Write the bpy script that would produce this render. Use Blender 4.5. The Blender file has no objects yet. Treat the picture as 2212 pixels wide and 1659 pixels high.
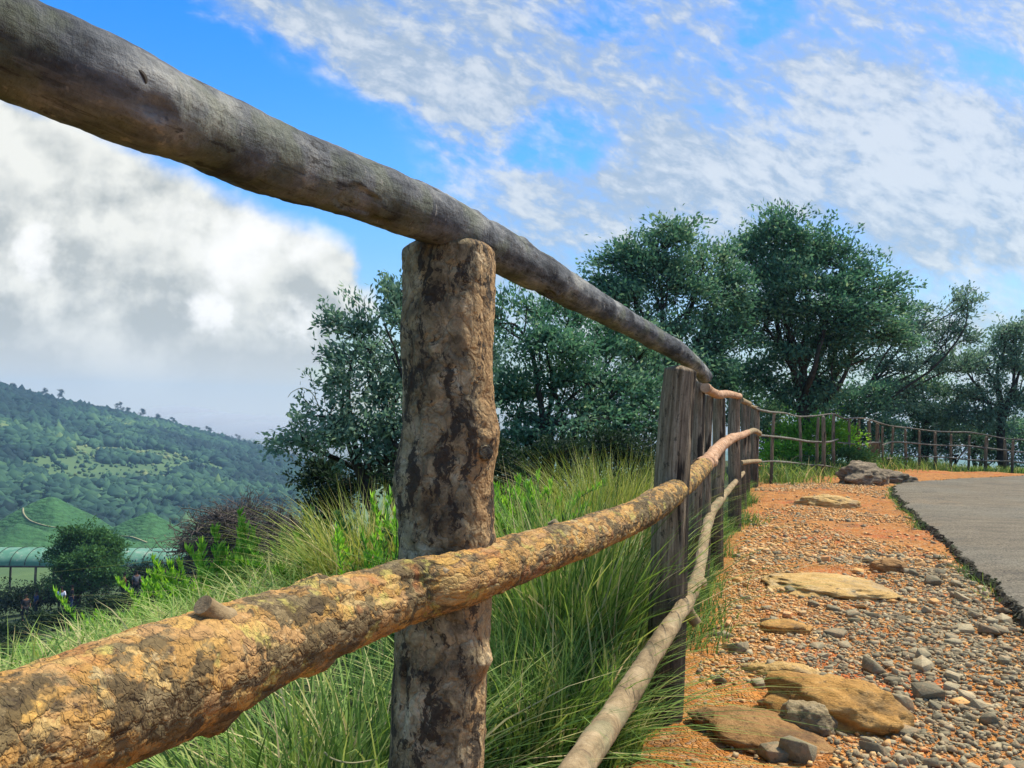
import bpy, bmesh, math, random
import numpy as np
from mathutils import Vector, Matrix

rng = np.random.default_rng(7)
random.seed(7)
C = bpy.context.scene.collection
SC = bpy.context.scene

# ------------------------------------------------------------------ camera
EYE = 1.1
F, CX, CY = 1736.0, 1106.0, 829.5            # pixels of a 2212 x 1659 picture
PITCH = math.atan((905 - CY) / F)
ROLL = math.radians(1.7)
CAMM = Matrix.Translation((0, 0, EYE)) @ Matrix.Rotation(math.pi/2 + PITCH, 4, 'X') @ Matrix.Rotation(ROLL, 4, 'Z')
def W(u, v, d):
    """world point seen at (u, v) at depth d metres"""
    return np.array(CAMM @ Vector(((u-CX)/F*d, (CY-v)/F*d, -d)))
def G(u, v, z=0.0):
    """world point on the level z seen at (u, v)"""
    p = W(u, v, 1.0); o = np.array((0, 0, EYE))
    t = (z-EYE)/(p[2]-EYE)
    return o + (p-o)*t
cam_d = bpy.data.cameras.new('camera'); cam = bpy.data.objects.new('camera', cam_d); C.objects.link(cam)
cam.matrix_world = CAMM
cam_d.sensor_width = 36; cam_d.lens = 36*F/2212
cam_d.clip_start = 0.02; cam_d.clip_end = 6000
SC.camera = cam

# ------------------------------------------------------------------ noise
def _hash(ix, iy, iz, s):
    with np.errstate(over='ignore'):
        h = (ix.astype(np.uint32)*np.uint32(374761393) + iy.astype(np.uint32)*np.uint32(668265263)
             + iz.astype(np.uint32)*np.uint32(2147483647) + np.uint32((s*1274126177) & 0xffffffff))
        h = (h ^ (h >> np.uint32(13)))*np.uint32(1274126177)
        h = (h ^ (h >> np.uint32(15)))*np.uint32(2246822519)
        h = h ^ (h >> np.uint32(16))
    return h.astype(np.float64)/4294967295.0
def vnoise(p, s=0):
    p = np.asarray(p, float); i = np.floor(p).astype(np.int64); f = p-i; f = f*f*f*(f*(f*6-15)+10)
    r = 0
    for dx in (0, 1):
        wx = f[..., 0] if dx else 1-f[..., 0]
        for dy in (0, 1):
            wy = f[..., 1] if dy else 1-f[..., 1]
            for dz in (0, 1):
                wz = f[..., 2] if dz else 1-f[..., 2]
                r = r + wx*wy*wz*_hash(i[..., 0]+dx, i[..., 1]+dy, i[..., 2]+dz, s)
    return r*2-1
def fbm(p, octv=4, s=0, gain=.5):
    r, a, t, p = 0, 1.0, 0, np.asarray(p, float)
    for k in range(octv):
        r = r + a*vnoise(p*(2.03**k), s+k*17); t += a; a *= gain
    return r/t
def worley(p, s=0):
    """F1, F2 and the random number of the nearest cell"""
    p = np.asarray(p, float); i = np.floor(p).astype(np.int64)
    f1 = np.full(p.shape[:-1], 9.); f2 = f1.copy(); cid = f1*0
    for dx in (-1, 0, 1):
        for dy in (-1, 0, 1):
            for dz in (-1, 0, 1):
                c = i + np.array((dx, dy, dz))
                q = np.stack([c[..., k]+_hash(c[..., 0], c[..., 1], c[..., 2], s+k+1) for k in range(3)], -1)
                d = np.sqrt(((q-p)**2).sum(-1))
                idv = _hash(c[..., 0], c[..., 1], c[..., 2], s+9)
                near = d < f1
                f2 = np.where(near, f1, np.minimum(f2, d)); cid = np.where(near, idv, cid); f1 = np.where(near, d, f1)
    return f1, f2, cid
def sstep(a, b, x):
    t = np.clip((np.asarray(x, float)-a)/(b-a), 0, 1); return t*t*(3-2*t)

# ------------------------------------------------------------------ objects
def mesh(name, V, faces, mat=None, parent=None, smooth=False, attrs=None, link=True):
    """faces: an int array (n,3)/(n,4) or a list of such arrays"""
    V = np.asarray(V, np.float32).reshape(-1, 3)
    fl = faces if isinstance(faces, list) else [faces]
    fl = [np.asarray(f, np.int32) for f in fl if len(f)]
    loops = np.concatenate([f.ravel() for f in fl]); tot = np.concatenate([np.full(len(f), f.shape[1], np.int32) for f in fl])
    me = bpy.data.meshes.new(name)
    me.vertices.add(len(V)); me.vertices.foreach_set('co', V.ravel())
    me.loops.add(len(loops)); me.loops.foreach_set('vertex_index', loops)
    me.polygons.add(len(tot)); me.polygons.foreach_set('loop_start', np.concatenate(([0], np.cumsum(tot)[:-1])).astype(np.int32))
    me.polygons.foreach_set('loop_total', tot)
    if smooth: me.polygons.foreach_set('use_smooth', np.ones(len(tot), bool))
    for k, a in (attrs or {}).items():
        a = np.asarray(a, np.float32)
        if a.ndim == 1:
            t = me.attributes.new(k, 'FLOAT', 'POINT'); t.data.foreach_set('value', a)
        else:
            t = me.attributes.new(k, 'FLOAT_VECTOR', 'POINT'); t.data.foreach_set('vector', a.ravel())
    me.update(calc_edges=True)
    if mat: me.materials.append(mat)
    o = bpy.data.objects.new(name, me)
    if link: C.objects.link(o)
    if parent: 
        o.parent = parent; o.matrix_parent_inverse = Matrix.Translation(-parent.location)
    return o
def tag(o, label=None, cat=None, group=None, kind=None):
    if label: o['label'] = label
    if cat: o['category'] = cat
    if group: o['group'] = group
    if kind: o['kind'] = kind
    return o
def thing(name, label, cat, loc=(0, 0, 0), group=None):
    o = bpy.data.objects.new(name, None); o.empty_display_size = .1; C.objects.link(o); o.location = Vector([float(x) for x in loc])
    return tag(o, label, cat, group)
def icos(n):
    bm = bmesh.new(); bmesh.ops.create_icosphere(bm, subdivisions=n, radius=1)
    bm.verts.ensure_lookup_table()
    V = np.array([v.co[:] for v in bm.verts]); T = np.array([[v.index for v in f.verts] for f in bm.faces]); bm.free()
    return V, T
ICO = {k: icos(k) for k in (1, 2, 3, 4, 5)}
def norm(v):
    v = np.asarray(v, float); return v/np.maximum(np.linalg.norm(v, axis=-1, keepdims=True), 1e-9)

# ------------------------------------------------------------------ shader writing
class X:
    """a number, vector or colour socket in a node tree, with arithmetic"""
    def __init__(s, t, o): s.t, s.o = t, o
    def _m(s, op, b=None, c=None, clamp=False):
        n = s.t.nodes.new('ShaderNodeMath'); n.operation = op; n.use_clamp = clamp
        for k, v in enumerate((s, b, c)):
            if v is None: continue
            if isinstance(v, X): s.t.links.new(v.o, n.inputs[k])
            else: n.inputs[k].default_value = v
        return X(s.t, n.outputs[0])
    def __add__(s, b): return s._m('ADD', b)
    __radd__ = __add__
    def __sub__(s, b): return s._m('SUBTRACT', b)
    def __rsub__(s, b): return (s*-1.0)+b
    def __mul__(s, b): return s._m('MULTIPLY', b)
    __rmul__ = __mul__
    def __truediv__(s, b): return s._m('DIVIDE', b)
    def max(s, b): return s._m('MAXIMUM', b)
    def min(s, b): return s._m('MINIMUM', b)
    def pow(s, b): return s._m('POWER', b)
    def abs(s): return s._m('ABSOLUTE')
    def clamp(s): return s._m('ADD', 0.0, clamp=True)
    def ss(s, a, b):
        n = s.t.nodes.new('ShaderNodeMapRange'); n.interpolation_type = 'SMOOTHSTEP'
        s.t.links.new(s.o, n.inputs[0]); n.inputs[1].default_value = a; n.inputs[2].default_value = b
        return X(s.t, n.outputs[0])
class T:
    def __init__(s, tree): s.t = tree
    def new(s, k): return s.t.nodes.new(k)
    def put(s, v, inp):
        if isinstance(v, X): s.t.links.new(v.o, inp)
        elif v is not None:
            try: inp.default_value = v
            except Exception: inp.default_value = (*v, 1.0)
    def coord(s, k='Object'): return X(s.t, s.new('ShaderNodeTexCoord').outputs[k])
    def pos(s): return X(s.t, s.new('ShaderNodeNewGeometry').outputs['Position'])
    def attr(s, name, out='Fac'):
        n = s.new('ShaderNodeAttribute'); n.attribute_name = name; return X(s.t, n.outputs[out])
    def sep(s, v):
        n = s.new('ShaderNodeSeparateXYZ'); s.put(v, n.inputs[0]); return [X(s.t, n.outputs[k]) for k in range(3)]
    def vec(s, x, y, z=0.0):
        n = s.new('ShaderNodeCombineXYZ')
        for k, v in enumerate((x, y, z)): s.put(v, n.inputs[k])
        return X(s.t, n.outputs[0])
    def vm(s, op, a, b):
        n = s.new('ShaderNodeVectorMath'); n.operation = op; s.put(a, n.inputs[0])
        if op == 'SCALE': s.put(b, n.inputs[3])
        else: s.put(b, n.inputs[1])
        return X(s.t, n.outputs[0])
    def noise(s, v, sc, det=4, rough=.55, dist=0, col=False):
        n = s.new('ShaderNodeTexNoise'); s.put(v, n.inputs['Vector']); n.inputs['Scale'].default_value = sc
        n.inputs['Detail'].default_value = det; n.inputs['Roughness'].default_value = rough; n.inputs['Distortion'].default_value = dist
        return X(s.t, n.outputs['Color' if col else 'Fac'])
    def vor(s, v, sc, feat='F1', out='Distance', rnd=1.0):
        n = s.new('ShaderNodeTexVoronoi'); n.feature = feat; s.put(v, n.inputs['Vector']); n.inputs['Scale'].default_value = sc
        n.inputs['Randomness'].default_value = rnd
        return X(s.t, n.outputs[out])
    def mix(s, f, a, b, mode='MIX'):
        n = s.new('ShaderNodeMix'); n.data_type = 'RGBA'; n.blend_type = mode
        s.put(f, n.inputs[0])
        s.put(a if isinstance(a, X) else (*a, 1.0), n.inputs[6]); s.put(b if isinstance(b, X) else (*b, 1.0), n.inputs[7])
        return X(s.t, n.outputs[2])
    def ramp(s, f, stops, interp='LINEAR'):
        n = s.new('ShaderNodeValToRGB'); s.put(f, n.inputs[0]); e = n.color_ramp.elements; n.color_ramp.interpolation = interp
        while len(e) < len(stops): e.new(.5)
        for k, (p, c) in enumerate(stops): e[k].position = p; e[k].color = (*c, 1.0)
        return X(s.t, n.outputs[0])
    def hsv(s, c, h=.5, sat=1.0, val=1.0):
        n = s.new('ShaderNodeHueSaturation'); s.put(h, n.inputs[0]); s.put(sat, n.inputs[1]); s.put(val, n.inputs[2]); s.put(c, n.inputs[4])
        return X(s.t, n.outputs[0])
    def bump(s, h, dist=.01, strength=1.0):
        n = s.new('ShaderNodeBump'); s.put(h, n.inputs['Height']); n.inputs['Distance'].default_value = dist; n.inputs['Strength'].default_value = strength
        return X(s.t, n.outputs[0])
MATS = {}
def material(name, fn, rough=.9, spec=.25, trans=0):
    m = bpy.data.materials.new(name); m.use_nodes = True; nt = m.node_tree
    b = nt.nodes['Principled BSDF']; t = T(nt)
    r = fn(t); r = r if isinstance(r, dict) else {'c': r}
    t.put(r['c'] if isinstance(r['c'], X) else (*r['c'], 1.0), b.inputs['Base Color'])
    t.put(r.get('r', rough), b.inputs['Roughness']); b.inputs['Specular IOR Level'].default_value = spec
    if 'n' in r: t.put(r['n'], b.inputs['Normal'])
    if trans:
        tr = t.new('ShaderNodeBsdfTranslucent'); t.put(r.get('tc', r['c']), tr.inputs[0]); mx = t.new('ShaderNodeMixShader'); mx.inputs[0].default_value = trans
        nt.links.new(b.outputs[0], mx.inputs[1]); nt.links.new(tr.outputs[0], mx.inputs[2]); nt.links.new(mx.outputs[0], nt.nodes['Material Output'].inputs[0])
    MATS[name] = m
    return m

def flaky_bark(t):
    p = t.attr('straight', 'Vector'); x, y, z = t.sep(p)
    wv = t.noise(p, 30, 4, .6, col=True); q = t.vm('ADD', p, t.vm('SCALE', wv, .03))
    qx, qy, qz = t.sep(q); q = t.vec(qx, qy, qz*.55)
    cell = t.vor(q, 62, 'F1', 'Color'); c1, c2, c3 = t.sep(cell)
    edge = t.vor(q, 62, 'DISTANCE_TO_EDGE'); fine = t.noise(q, 160, 4, .7); big = t.noise(t.vec(x, y, z*.6), 11, 4, .6)
    q2 = t.vec(qx, qy, qz*.9); e2 = t.vor(q2, 95, 'DISTANCE_TO_EDGE'); med = t.noise(p, 34, 5, .65)
    base = t.ramp(c1, [(0, (.30, .155, .05)), (.3, (.47, .235, .065)), (.55, (.38, .205, .085)), (.78, (.54, .29, .075)), (1, (.42, .29, .13))])
    dark = t.ramp(c2, [(0, (.055, .042, .022)), (.6, (.11, .08, .038)), (1, (.18, .135, .068))])
    col = t.mix(((big-.5)*.8+(t.noise(t.vec(x, y, z*.5), 26, 5, .7)-.5)*.9+(c3-.5)*.14+(med-.5)*.4+.5).ss(.47, .57)*.88, base, dark)
    lich = t.noise(p, 17, 4, .6)
    col = t.mix(lich.ss(.58, .66)*.75, col, (.46, .36, .09))
    pale = t.noise(p, 75, 5, .7); col = t.mix(pale.ss(.58, .72)*.55, col, (.62, .44, .22))
    col = t.mix(t.noise(p, 60, 5, .7).ss(.60, .66)*.75, col, (.07, .045, .03))
    red = t.noise(p, 13, 3, .6); col = t.mix(red.ss(.6, .72)*.6, col, (.40, .13, .045))
    col = t.mix((1.0-edge.ss(0, .06))*med.ss(.48,.62)*.4, col, (.05, .032, .02))
    gr = t.noise(t.vec(qx, qy, qz*.12), 85, 4, .65); col = t.mix(gr.ss(.57, .63)*.6, col, (.06, .04, .022))
    col = t.hsv(col, .508, 1.0, fine*1.5+.2)
    h = gr*-.9+edge.ss(0, .16)*.6+fine*.5+c1*.6+e2.ss(0, .12)*.35+med*.6
    return {'c': col, 'n': t.bump(h, .0035, .8)}
def grey_bark(t):
    p = t.attr('straight', 'Vector'); x, y, z = t.sep(p)
    f = t.noise(p, 120, 6, .75); b = t.noise(t.vec(x, y, z*.5), 16, 5, .65); r = t.noise(t.vec(x, y, z*4), 30, 4, .6)
    col = t.ramp(b, [(.34, (.03, .032, .032)), (.45, (.08, .086, .085)), (.56, (.16, .165, .155)), (.70, (.36, .35, .29))])
    col = t.mix(t.noise(p, 9, 4, .6).ss(.5, .64)*.5, col, (.15, .165, .085)); col = t.mix(t.noise(t.vec(x, y, z*.25), 60, 5, .7).ss(.58, .66)*.8, col, (.03, .027, .02))
    col = t.mix(t.noise(p, 55, 4, .7).ss(.6, .7)*.7, col, (.06, .05, .04))
    col = t.mix(t.noise(p, 45, 3, .7).ss(.64, .72)*.5, col, (.42, .38, .30))
    col = t.hsv(col, .5, .95, f*1.2+.4)
    gr = t.noise(t.vec(x, y, z*.10), 70, 5, .7); col = t.mix(gr.ss(.60, .66)*.55, col, (.03, .028, .025)); col = t.mix(gr.ss(.44, .38)*.2, col, (.30, .29, .25))
    return {'c': col, 'n': t.bump(f*.8+r*.5+b-gr*.6, .007, .95)}
def post_bark(t):
    p = t.attr('straight', 'Vector'); x, y, z = t.sep(p)
    wv = t.noise(p, 14, 4, .6, col=True); q = t.vm('ADD', p, t.vm('SCALE', wv, .07)); qx, qy, qz = t.sep(q)
    f = t.noise(p, 130, 6, .75); g = t.noise(t.vec(qx, qy, qz*.22), 40, 5, .7); b = t.noise(q, 13, 5, .65)
    cell = t.sep(t.vor(t.vec(qx, qy, qz*.6), 40, 'F1', 'Color'))[0]
    edge = t.vor(t.vec(qx, qy, qz*.5), 34, 'DISTANCE_TO_EDGE')
    col = t.ramp(b, [(.34, (.06, .042, .025)), (.45, (.19, .132, .075)), (.54, (.37, .26, .15)), (.66, (.60, .45, .29))])
    col = t.mix(cell.ss(.4, .9)*.45, col, (.30, .20, .115))
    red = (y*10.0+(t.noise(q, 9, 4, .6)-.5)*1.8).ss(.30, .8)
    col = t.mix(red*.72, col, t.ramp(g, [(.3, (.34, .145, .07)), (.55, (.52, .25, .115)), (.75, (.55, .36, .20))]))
    col = t.mix(t.noise(t.vec(qx, qy, qz*.33), 30, 6, .74).ss(.50, .56)*.92, col, (.04, .03, .022))
    col = t.mix((1.0-edge.ss(0, .045))*.45, col, (.07, .05, .035))
    col = t.mix(g.ss(.58, .68)*.5, col, (.10, .075, .05))
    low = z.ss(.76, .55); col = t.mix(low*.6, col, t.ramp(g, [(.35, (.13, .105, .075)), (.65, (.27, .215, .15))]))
    col = t.hsv(col, .524, .98, f*1.6+.2)
    return {'c': col, 'n': t.bump(g*1.2+f*.6+edge.ss(0, .2)*.5, .008, 1.0)}
def grey_wood(t):
    p = t.attr('straight', 'Vector'); x, y, z = t.sep(p)
    g = t.noise(t.vec(x, y, z*.06), 75, 6, .7); s = t.noise(t.vec(x, y, z*.10), 24, 4, .6); f = t.noise(p, 120, 4, .7)
    col = t.ramp(g, [(.28, (.05, .036, .02)), (.42, (.16, .115, .065)), (.56, (.30, .23, .14)), (.72, (.47, .38, .25))])
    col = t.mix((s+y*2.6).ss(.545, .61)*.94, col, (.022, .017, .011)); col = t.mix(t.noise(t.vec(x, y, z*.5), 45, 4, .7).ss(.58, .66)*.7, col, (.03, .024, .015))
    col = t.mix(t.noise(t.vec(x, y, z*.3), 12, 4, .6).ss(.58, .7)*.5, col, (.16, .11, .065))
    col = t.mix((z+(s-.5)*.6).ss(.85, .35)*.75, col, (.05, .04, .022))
    col = t.hsv(col, .5, 1.0, f*.8+.6)
    return {'c': col, 'n': t.bump(g*1.5+f*.3, .006, .9)}
def thin_branch(t):
    p = t.attr('straight', 'Vector'); x, y, z = t.sep(p)
    f = t.noise(p, 150, 5, .7); b = t.noise(t.vec(x, y, z*.5), 20, 5, .65); r = t.noise(t.vec(x*.6, y*.6, z*1.6), 40, 4, .7)
    col = t.ramp(b, [(.3, (.13, .088, .042)), (.5, (.29, .205, .10)), (.7, (.42, .31, .165))])
    col = t.mix(t.noise(p, 8, 3, .5).ss(.5, .65)*.6, col, (.20, .19, .095))
    col = t.mix(r.ss(.6, .68)*.6, col, (.10, .065, .04))
    col = t.mix(t.noise(p, 70, 3, .6).ss(.68, .73)*.8, col, (.05, .035, .025))
    col = t.hsv(col, .5, 1.0, f*.9+.55)
    return {'c': col, 'n': t.bump(f*.6+r*.8, .004, .9)}
material('flaky_bark', flaky_bark); material('grey_bark', grey_bark); material('post_bark', post_bark)
material('grey_wood', grey_wood); material('thin_branch', thin_branch)
def grey_branch(t):
    p = t.attr('straight', 'Vector'); n = t.noise(p, 20, 5, .65)
    return {'c': t.ramp(n, [(.3, (.07, .065, .045)), (.5, (.17, .155, .115)), (.7, (.30, .27, .2))]), 'n': t.bump(n, .006, .8)}
material('grey_branch', grey_branch)
def peach_bark(t):
    p = t.attr('straight', 'Vector'); x, y, z = t.sep(p)
    f = t.noise(p, 150, 5, .7); b = t.noise(t.vec(x, y, z*.8), 18, 5, .65); r = t.noise(t.vec(x*.35, y*.35, z*2.4), 36, 4, .65)
    col = t.ramp(b, [(.3, (.30, .16, .08)), (.5, (.50, .29, .15)), (.7, (.58, .40, .25))])
    col = t.mix(r.ss(.54, .62)*.85, col, (.13, .075, .045))
    col = t.mix(t.noise(p, 60, 4, .7).ss(.6, .7)*.7, col, (.09, .06, .04))
    col = t.hsv(col, .5, 1.0, f*.9+.55)
    return {'c': col, 'n': t.bump(f*.6+r*1.2, .006, .95)}
material('peach_bark', peach_bark)
def twig_mat(t):
    p = t.pos(); n = t.noise(p, 9, 4, .6)
    return t.ramp(n, [(.3, (.022, .018, .012)), (.7, (.075, .06, .042))])
material('trunk_bark', twig_mat)
def brown_twig(t):
    n = t.noise(t.pos(), 3, 4, .6)
    return t.ramp(n, [(.3, (.06, .048, .038)), (.7, (.15, .115, .085))])
material('brown_twig', brown_twig)

def leafmat(name, stops, trans=.3, rough=.65):
    def fn(t):
        a = t.attr('tint'); c = t.ramp(a, stops)
        return {'c': c, 'tc': t.hsv(c, .48, 1.1, 1.5)}
    return material(name, fn, rough, .18, trans)
leafmat('leaf_tree', [(0, (.035, .095, .062)), (.4, (.09, .205, .118)), (.75, (.18, .32, .165)), (1, (.34, .45, .23))])
leafmat('leaf_pale', [(0, (.065, .135, .095)), (.5, (.155, .26, .165)), (1, (.32, .42, .26))])
leafmat('leaf_bush', [(0, (.025, .07, .022)), (.5, (.055, .145, .04)), (1, (.11, .23, .06))])
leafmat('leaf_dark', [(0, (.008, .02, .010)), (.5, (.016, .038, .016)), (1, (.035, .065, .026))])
leafmat('leaf_bright', [(0, (.05, .17, .02)), (.5, (.11, .31, .035)), (1, (.24, .46, .07))], .35)
leafmat('leaf_green', [(0, (.05, .16, .025)), (.5, (.10, .27, .04)), (1, (.20, .40, .07))], .35)
leafmat('leaf_lime', [(0, (.09, .26, .03)), (.5, (.20, .46, .055)), (1, (.40, .64, .11))], .4)
leafmat('leaf_brown', [(0, (.06, .05, .04)), (.5, (.11, .09, .068)), (1, (.16, .13, .085))], .1)
leafmat('grass_blade', [(0, (.045, .10, .022)), (.35, (.115, .22, .045)), (.62, (.26, .38, .085)), (.82, (.42, .43, .15)), (1, (.6, .5, .26))], .3)
leafmat('grass_gold', [(0, (.14, .20, .035)), (.4, (.27, .33, .065)), (.75, (.44, .43, .13)), (1, (.6, .5, .25))], .3)
leafmat('forest', [(0, (.005, .022, .018)), (.35, (.018, .058, .034)), (.65, (.048, .115, .048)), (.85, (.095, .165, .055)), (1, (.20, .23, .075))], .05, .8)

def soil(t):
    p = t.pos(); x, y, z = t.sep(p)
    big = t.noise(p, .9, 4, .6); med = t.noise(p, 7, 5, .65); fine = t.noise(p, 70, 6, .7)
    pb = t.vor(p, 55, 'F1', 'Color'); pe = t.vor(p, 55, 'DISTANCE_TO_EDGE'); pc = t.sep(pb)
    col = t.ramp(med, [(.3, (.26, .088, .016)), (.5, (.49, .185, .030)), (.7, (.62, .275, .06))])
    col = t.mix(big.ss(.52, .64), col, (.52, .13, .024))
    col = t.mix(pc[0].ss(.5, .9)*.7, col, t.ramp(pc[1], [(0, (.28, .17, .08)), (.5, (.60, .32, .11)), (1, (.45, .33, .2))]))
    col = t.mix(t.noise(p, 3, 4, .6).ss(.56, .68)*.6, col, (.17, .10, .05))
    col = t.hsv(col, .5, 1.0, fine*.9+.55)
    return {'c': col, 'n': t.bump(fine*.5+pe.ss(0, .3)*.5+med, .02, .9)}
material('soil', soil)
def asphalt(t):
    p = t.pos(); x, y, z = t.sep(p); f = t.noise(p, 140, 4, .8); m = t.noise(t.vec(x*.5, y*2.0, z), 2.2, 5, .65); s = t.vor(p, 95, 'F1', 'Color')
    c = t.ramp(m, [(.3, (.13, .108, .068)), (.5, (.185, .152, .094)), (.7, (.235, .195, .122))])
    c = t.mix(t.noise(t.vec(x*.6, y*2.0, z), 3.0, 6, .75).ss(.62, .72)*.45, c, (.075, .065, .05))
    c = t.mix(t.noise(p, .45, 3, .5).ss(.45, .6)*.4, c, (.20, .185, .13))
    c = t.mix(t.noise(p, 1.1, 5, .7).ss(.56, .72)*.5, c, (.30, .20, .10)); c = t.mix(t.noise(p, .8, 4, .6).ss(.55, .62)*.35, c, (.10, .09, .065))
    c = t.hsv(c, .5, 1.0, (t.sep(s)[0]*.8+.4)*(f*1.0+.5)*1.05)
    return {'c': c, 'n': t.bump(f+t.sep(s)[1]*.6, .008, .8)}
material('asphalt', asphalt)
def road_edge(t):
    p = t.pos(); f = t.noise(p, 30, 6, .7); c = t.ramp(f, [(.35, (.035, .03, .018)), (.55, (.12, .105, .062)), (.7, (.22, .19, .115))])
    c = t.mix(t.noise(p, 4, 4, .6).ss(.5, .6)*.7, c, (.045, .07, .018))
    return {'c': c, 'n': t.bump(f, .03, 1)}
material('road_edge', road_edge)
def terrain_mat(t):
    p = t.pos(); x, y, z = t.sep(p); n = t.noise(p, .9, 5, .6); m = t.noise(p, .012, 5, .6); f = t.noise(p, 12, 4, .7)
    c = t.ramp(n, [(.3, (.018, .026, .009)), (.5, (.032, .048, .014)), (.7, (.07, .075, .028))])
    far = t.ramp(m, [(.35, (.05, .10, .032)), (.55, (.10, .16, .045)), (.7, (.20, .21, .075))])
    c = t.mix(y.ss(30, 120), c, far)
    return {'c': c, 'n': t.bump(f, .05, .6)}
material('ground', terrain_mat)
def tea(t):
    p = t.pos(); x, y, z = t.sep(p); n = t.noise(p, .06, 4, .6); v = t.vor(t.vec(x, y, z*2.5), .55, 'F1', 'Distance'); f = t.noise(p, 1.2, 4, .7)
    c = t.ramp(n+(f-.5)*.4, [(.3, (.03, .10, .032)), (.6, (.052, .145, .042)), (.8, (.085, .185, .052))])
    c = t.mix(v.ss(.45, .8)*.55, c, (.02, .06, .018))
    c = t.mix((z*2.2+n*2.5)._m('SINE').ss(.55, .95)*.15, c, (.02, .06, .018))
    return {'c': c, 'n': t.bump(f-v, .6, .7)}
material('tea_field', tea)
material('pale_dirt', lambda t: t.ramp(t.noise(t.pos(), 1.5, 3), [(.3, (.24, .23, .11)), (.7, (.40, .36, .2))]))
def stone(t):
    p = t.pos(); k = t.attr('tint'); f = t.noise(p, 60, 6, .75); m = t.noise(p, 18, 5, .65)
    c = t.ramp(k, [(0, (.15, .125, .068)), (.2, (.25, .21, .115)), (.38, (.36, .295, .16)), (.5, (.44, .35, .19)), (.62, (.54, .32, .12)), (.8, (.66, .34, .09)), (.93, (.72, .47, .2)), (1, (.60, .21, .055))])
    c = t.mix(m.ss(.47, .64)*.5, c, (.42, .26, .12)); c = t.mix(t.noise(p, 40, 4, .7).ss(.58, .68)*.6, c, (.08, .068, .045))
    c = t.hsv(c, .5, 1.0, f*1.1+.45)
    return {'c': c, 'n': t.bump(f+m, .006, .9)}
material('stone', stone, .85)
def rock(name, stops, dark, stretch=1.0):
    def fn(t):
        p = t.coord('Object'); x, y, z = t.sep(p); g = t.noise(t.vec(x*.6, y*.6, z*3*stretch), 12, 6, .7); f = t.noise(p, 70, 6, .75); b = t.noise(p, 5, 4, .6)
        c = t.ramp(g, stops); c = t.mix(b.ss(.53, .66)*.6, c, dark); c = t.mix(t.noise(p, 30, 5, .7).ss(.57, .68)*.7, c, tuple(k*.45 for k in dark))
        c = t.hsv(c, .5, 1.0, f*1.0+.5)
        return {'c': c, 'n': t.bump(f*.6+g, .02, 1.0)}
    return material(name, fn, .85)
rock('rock_orange', [(.3, (.30, .155, .04)), (.5, (.50, .26, .06)), (.7, (.60, .36, .12))], (.15, .11, .05))
rock('rock_yellow', [(.3, (.40, .24, .07)), (.5, (.58, .36, .11)), (.7, (.66, .48, .22))], (.30, .22, .12))
rock('rock_tan', [(.3, (.22, .16, .075)), (.5, (.36, .265, .125)), (.7, (.46, .36, .2))], (.10, .085, .05))
rock('rock_brown', [(.3, (.20, .095, .03)), (.5, (.36, .19, .06)), (.7, (.46, .27, .1))], (.10, .06, .03))
rock('rock_lichen', [(.3, (.08, .06, .035)), (.5, (.20, .15, .085)), (.7, (.42, .32, .18))], (.03, .03, .014))
material('cut_wood', lambda t: t.ramp(t.noise(t.coord(), 60, 4, .7), [(.3, (.10, .085, .055)), (.7, (.27, .225, .15))]))
def rib_sheet(t):
    p = t.pos(); n = t.noise(p, .8, 5, .6); x, y, z = t.sep(t.coord('Object'))
    c = t.ramp(n, [(.35, (.08, .21, .125)), (.65, (.15, .30, .185))])
    c = t.mix(t.noise(p, 1.6, 5, .7).ss(.52, .66)*.7, c, (.34, .36, .26))
    return c
material('green_sheet', rib_sheet, .5)
material('dark_metal', lambda t: t.ramp(t.noise(t.pos(), 4, 3), [(.3, (.02, .022, .02)), (.7, (.05, .052, .045))]))
material('teal_sheet', lambda t: t.ramp(t.noise(t.pos(), 2, 3), [(.3, (.03, .22, .2)), (.7, (.06, .32, .28))]))
for nm, c in (('cloth_dark', (.02, .02, .024)), ('cloth_white', (.75, .76, .78)), ('cloth_blue', (.03, .05, .12)), ('cloth_red', (.16, .025, .02)), ('skin', (.16, .08, .045)), ('hair', (.01, .009, .008)), ('cloth_grey', (.13, .13, .14))):
    material(nm, lambda t, c=c: t.mix(t.noise(t.pos(), 25, 3)*.5, c, tuple(k*.6 for k in c)))

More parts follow.
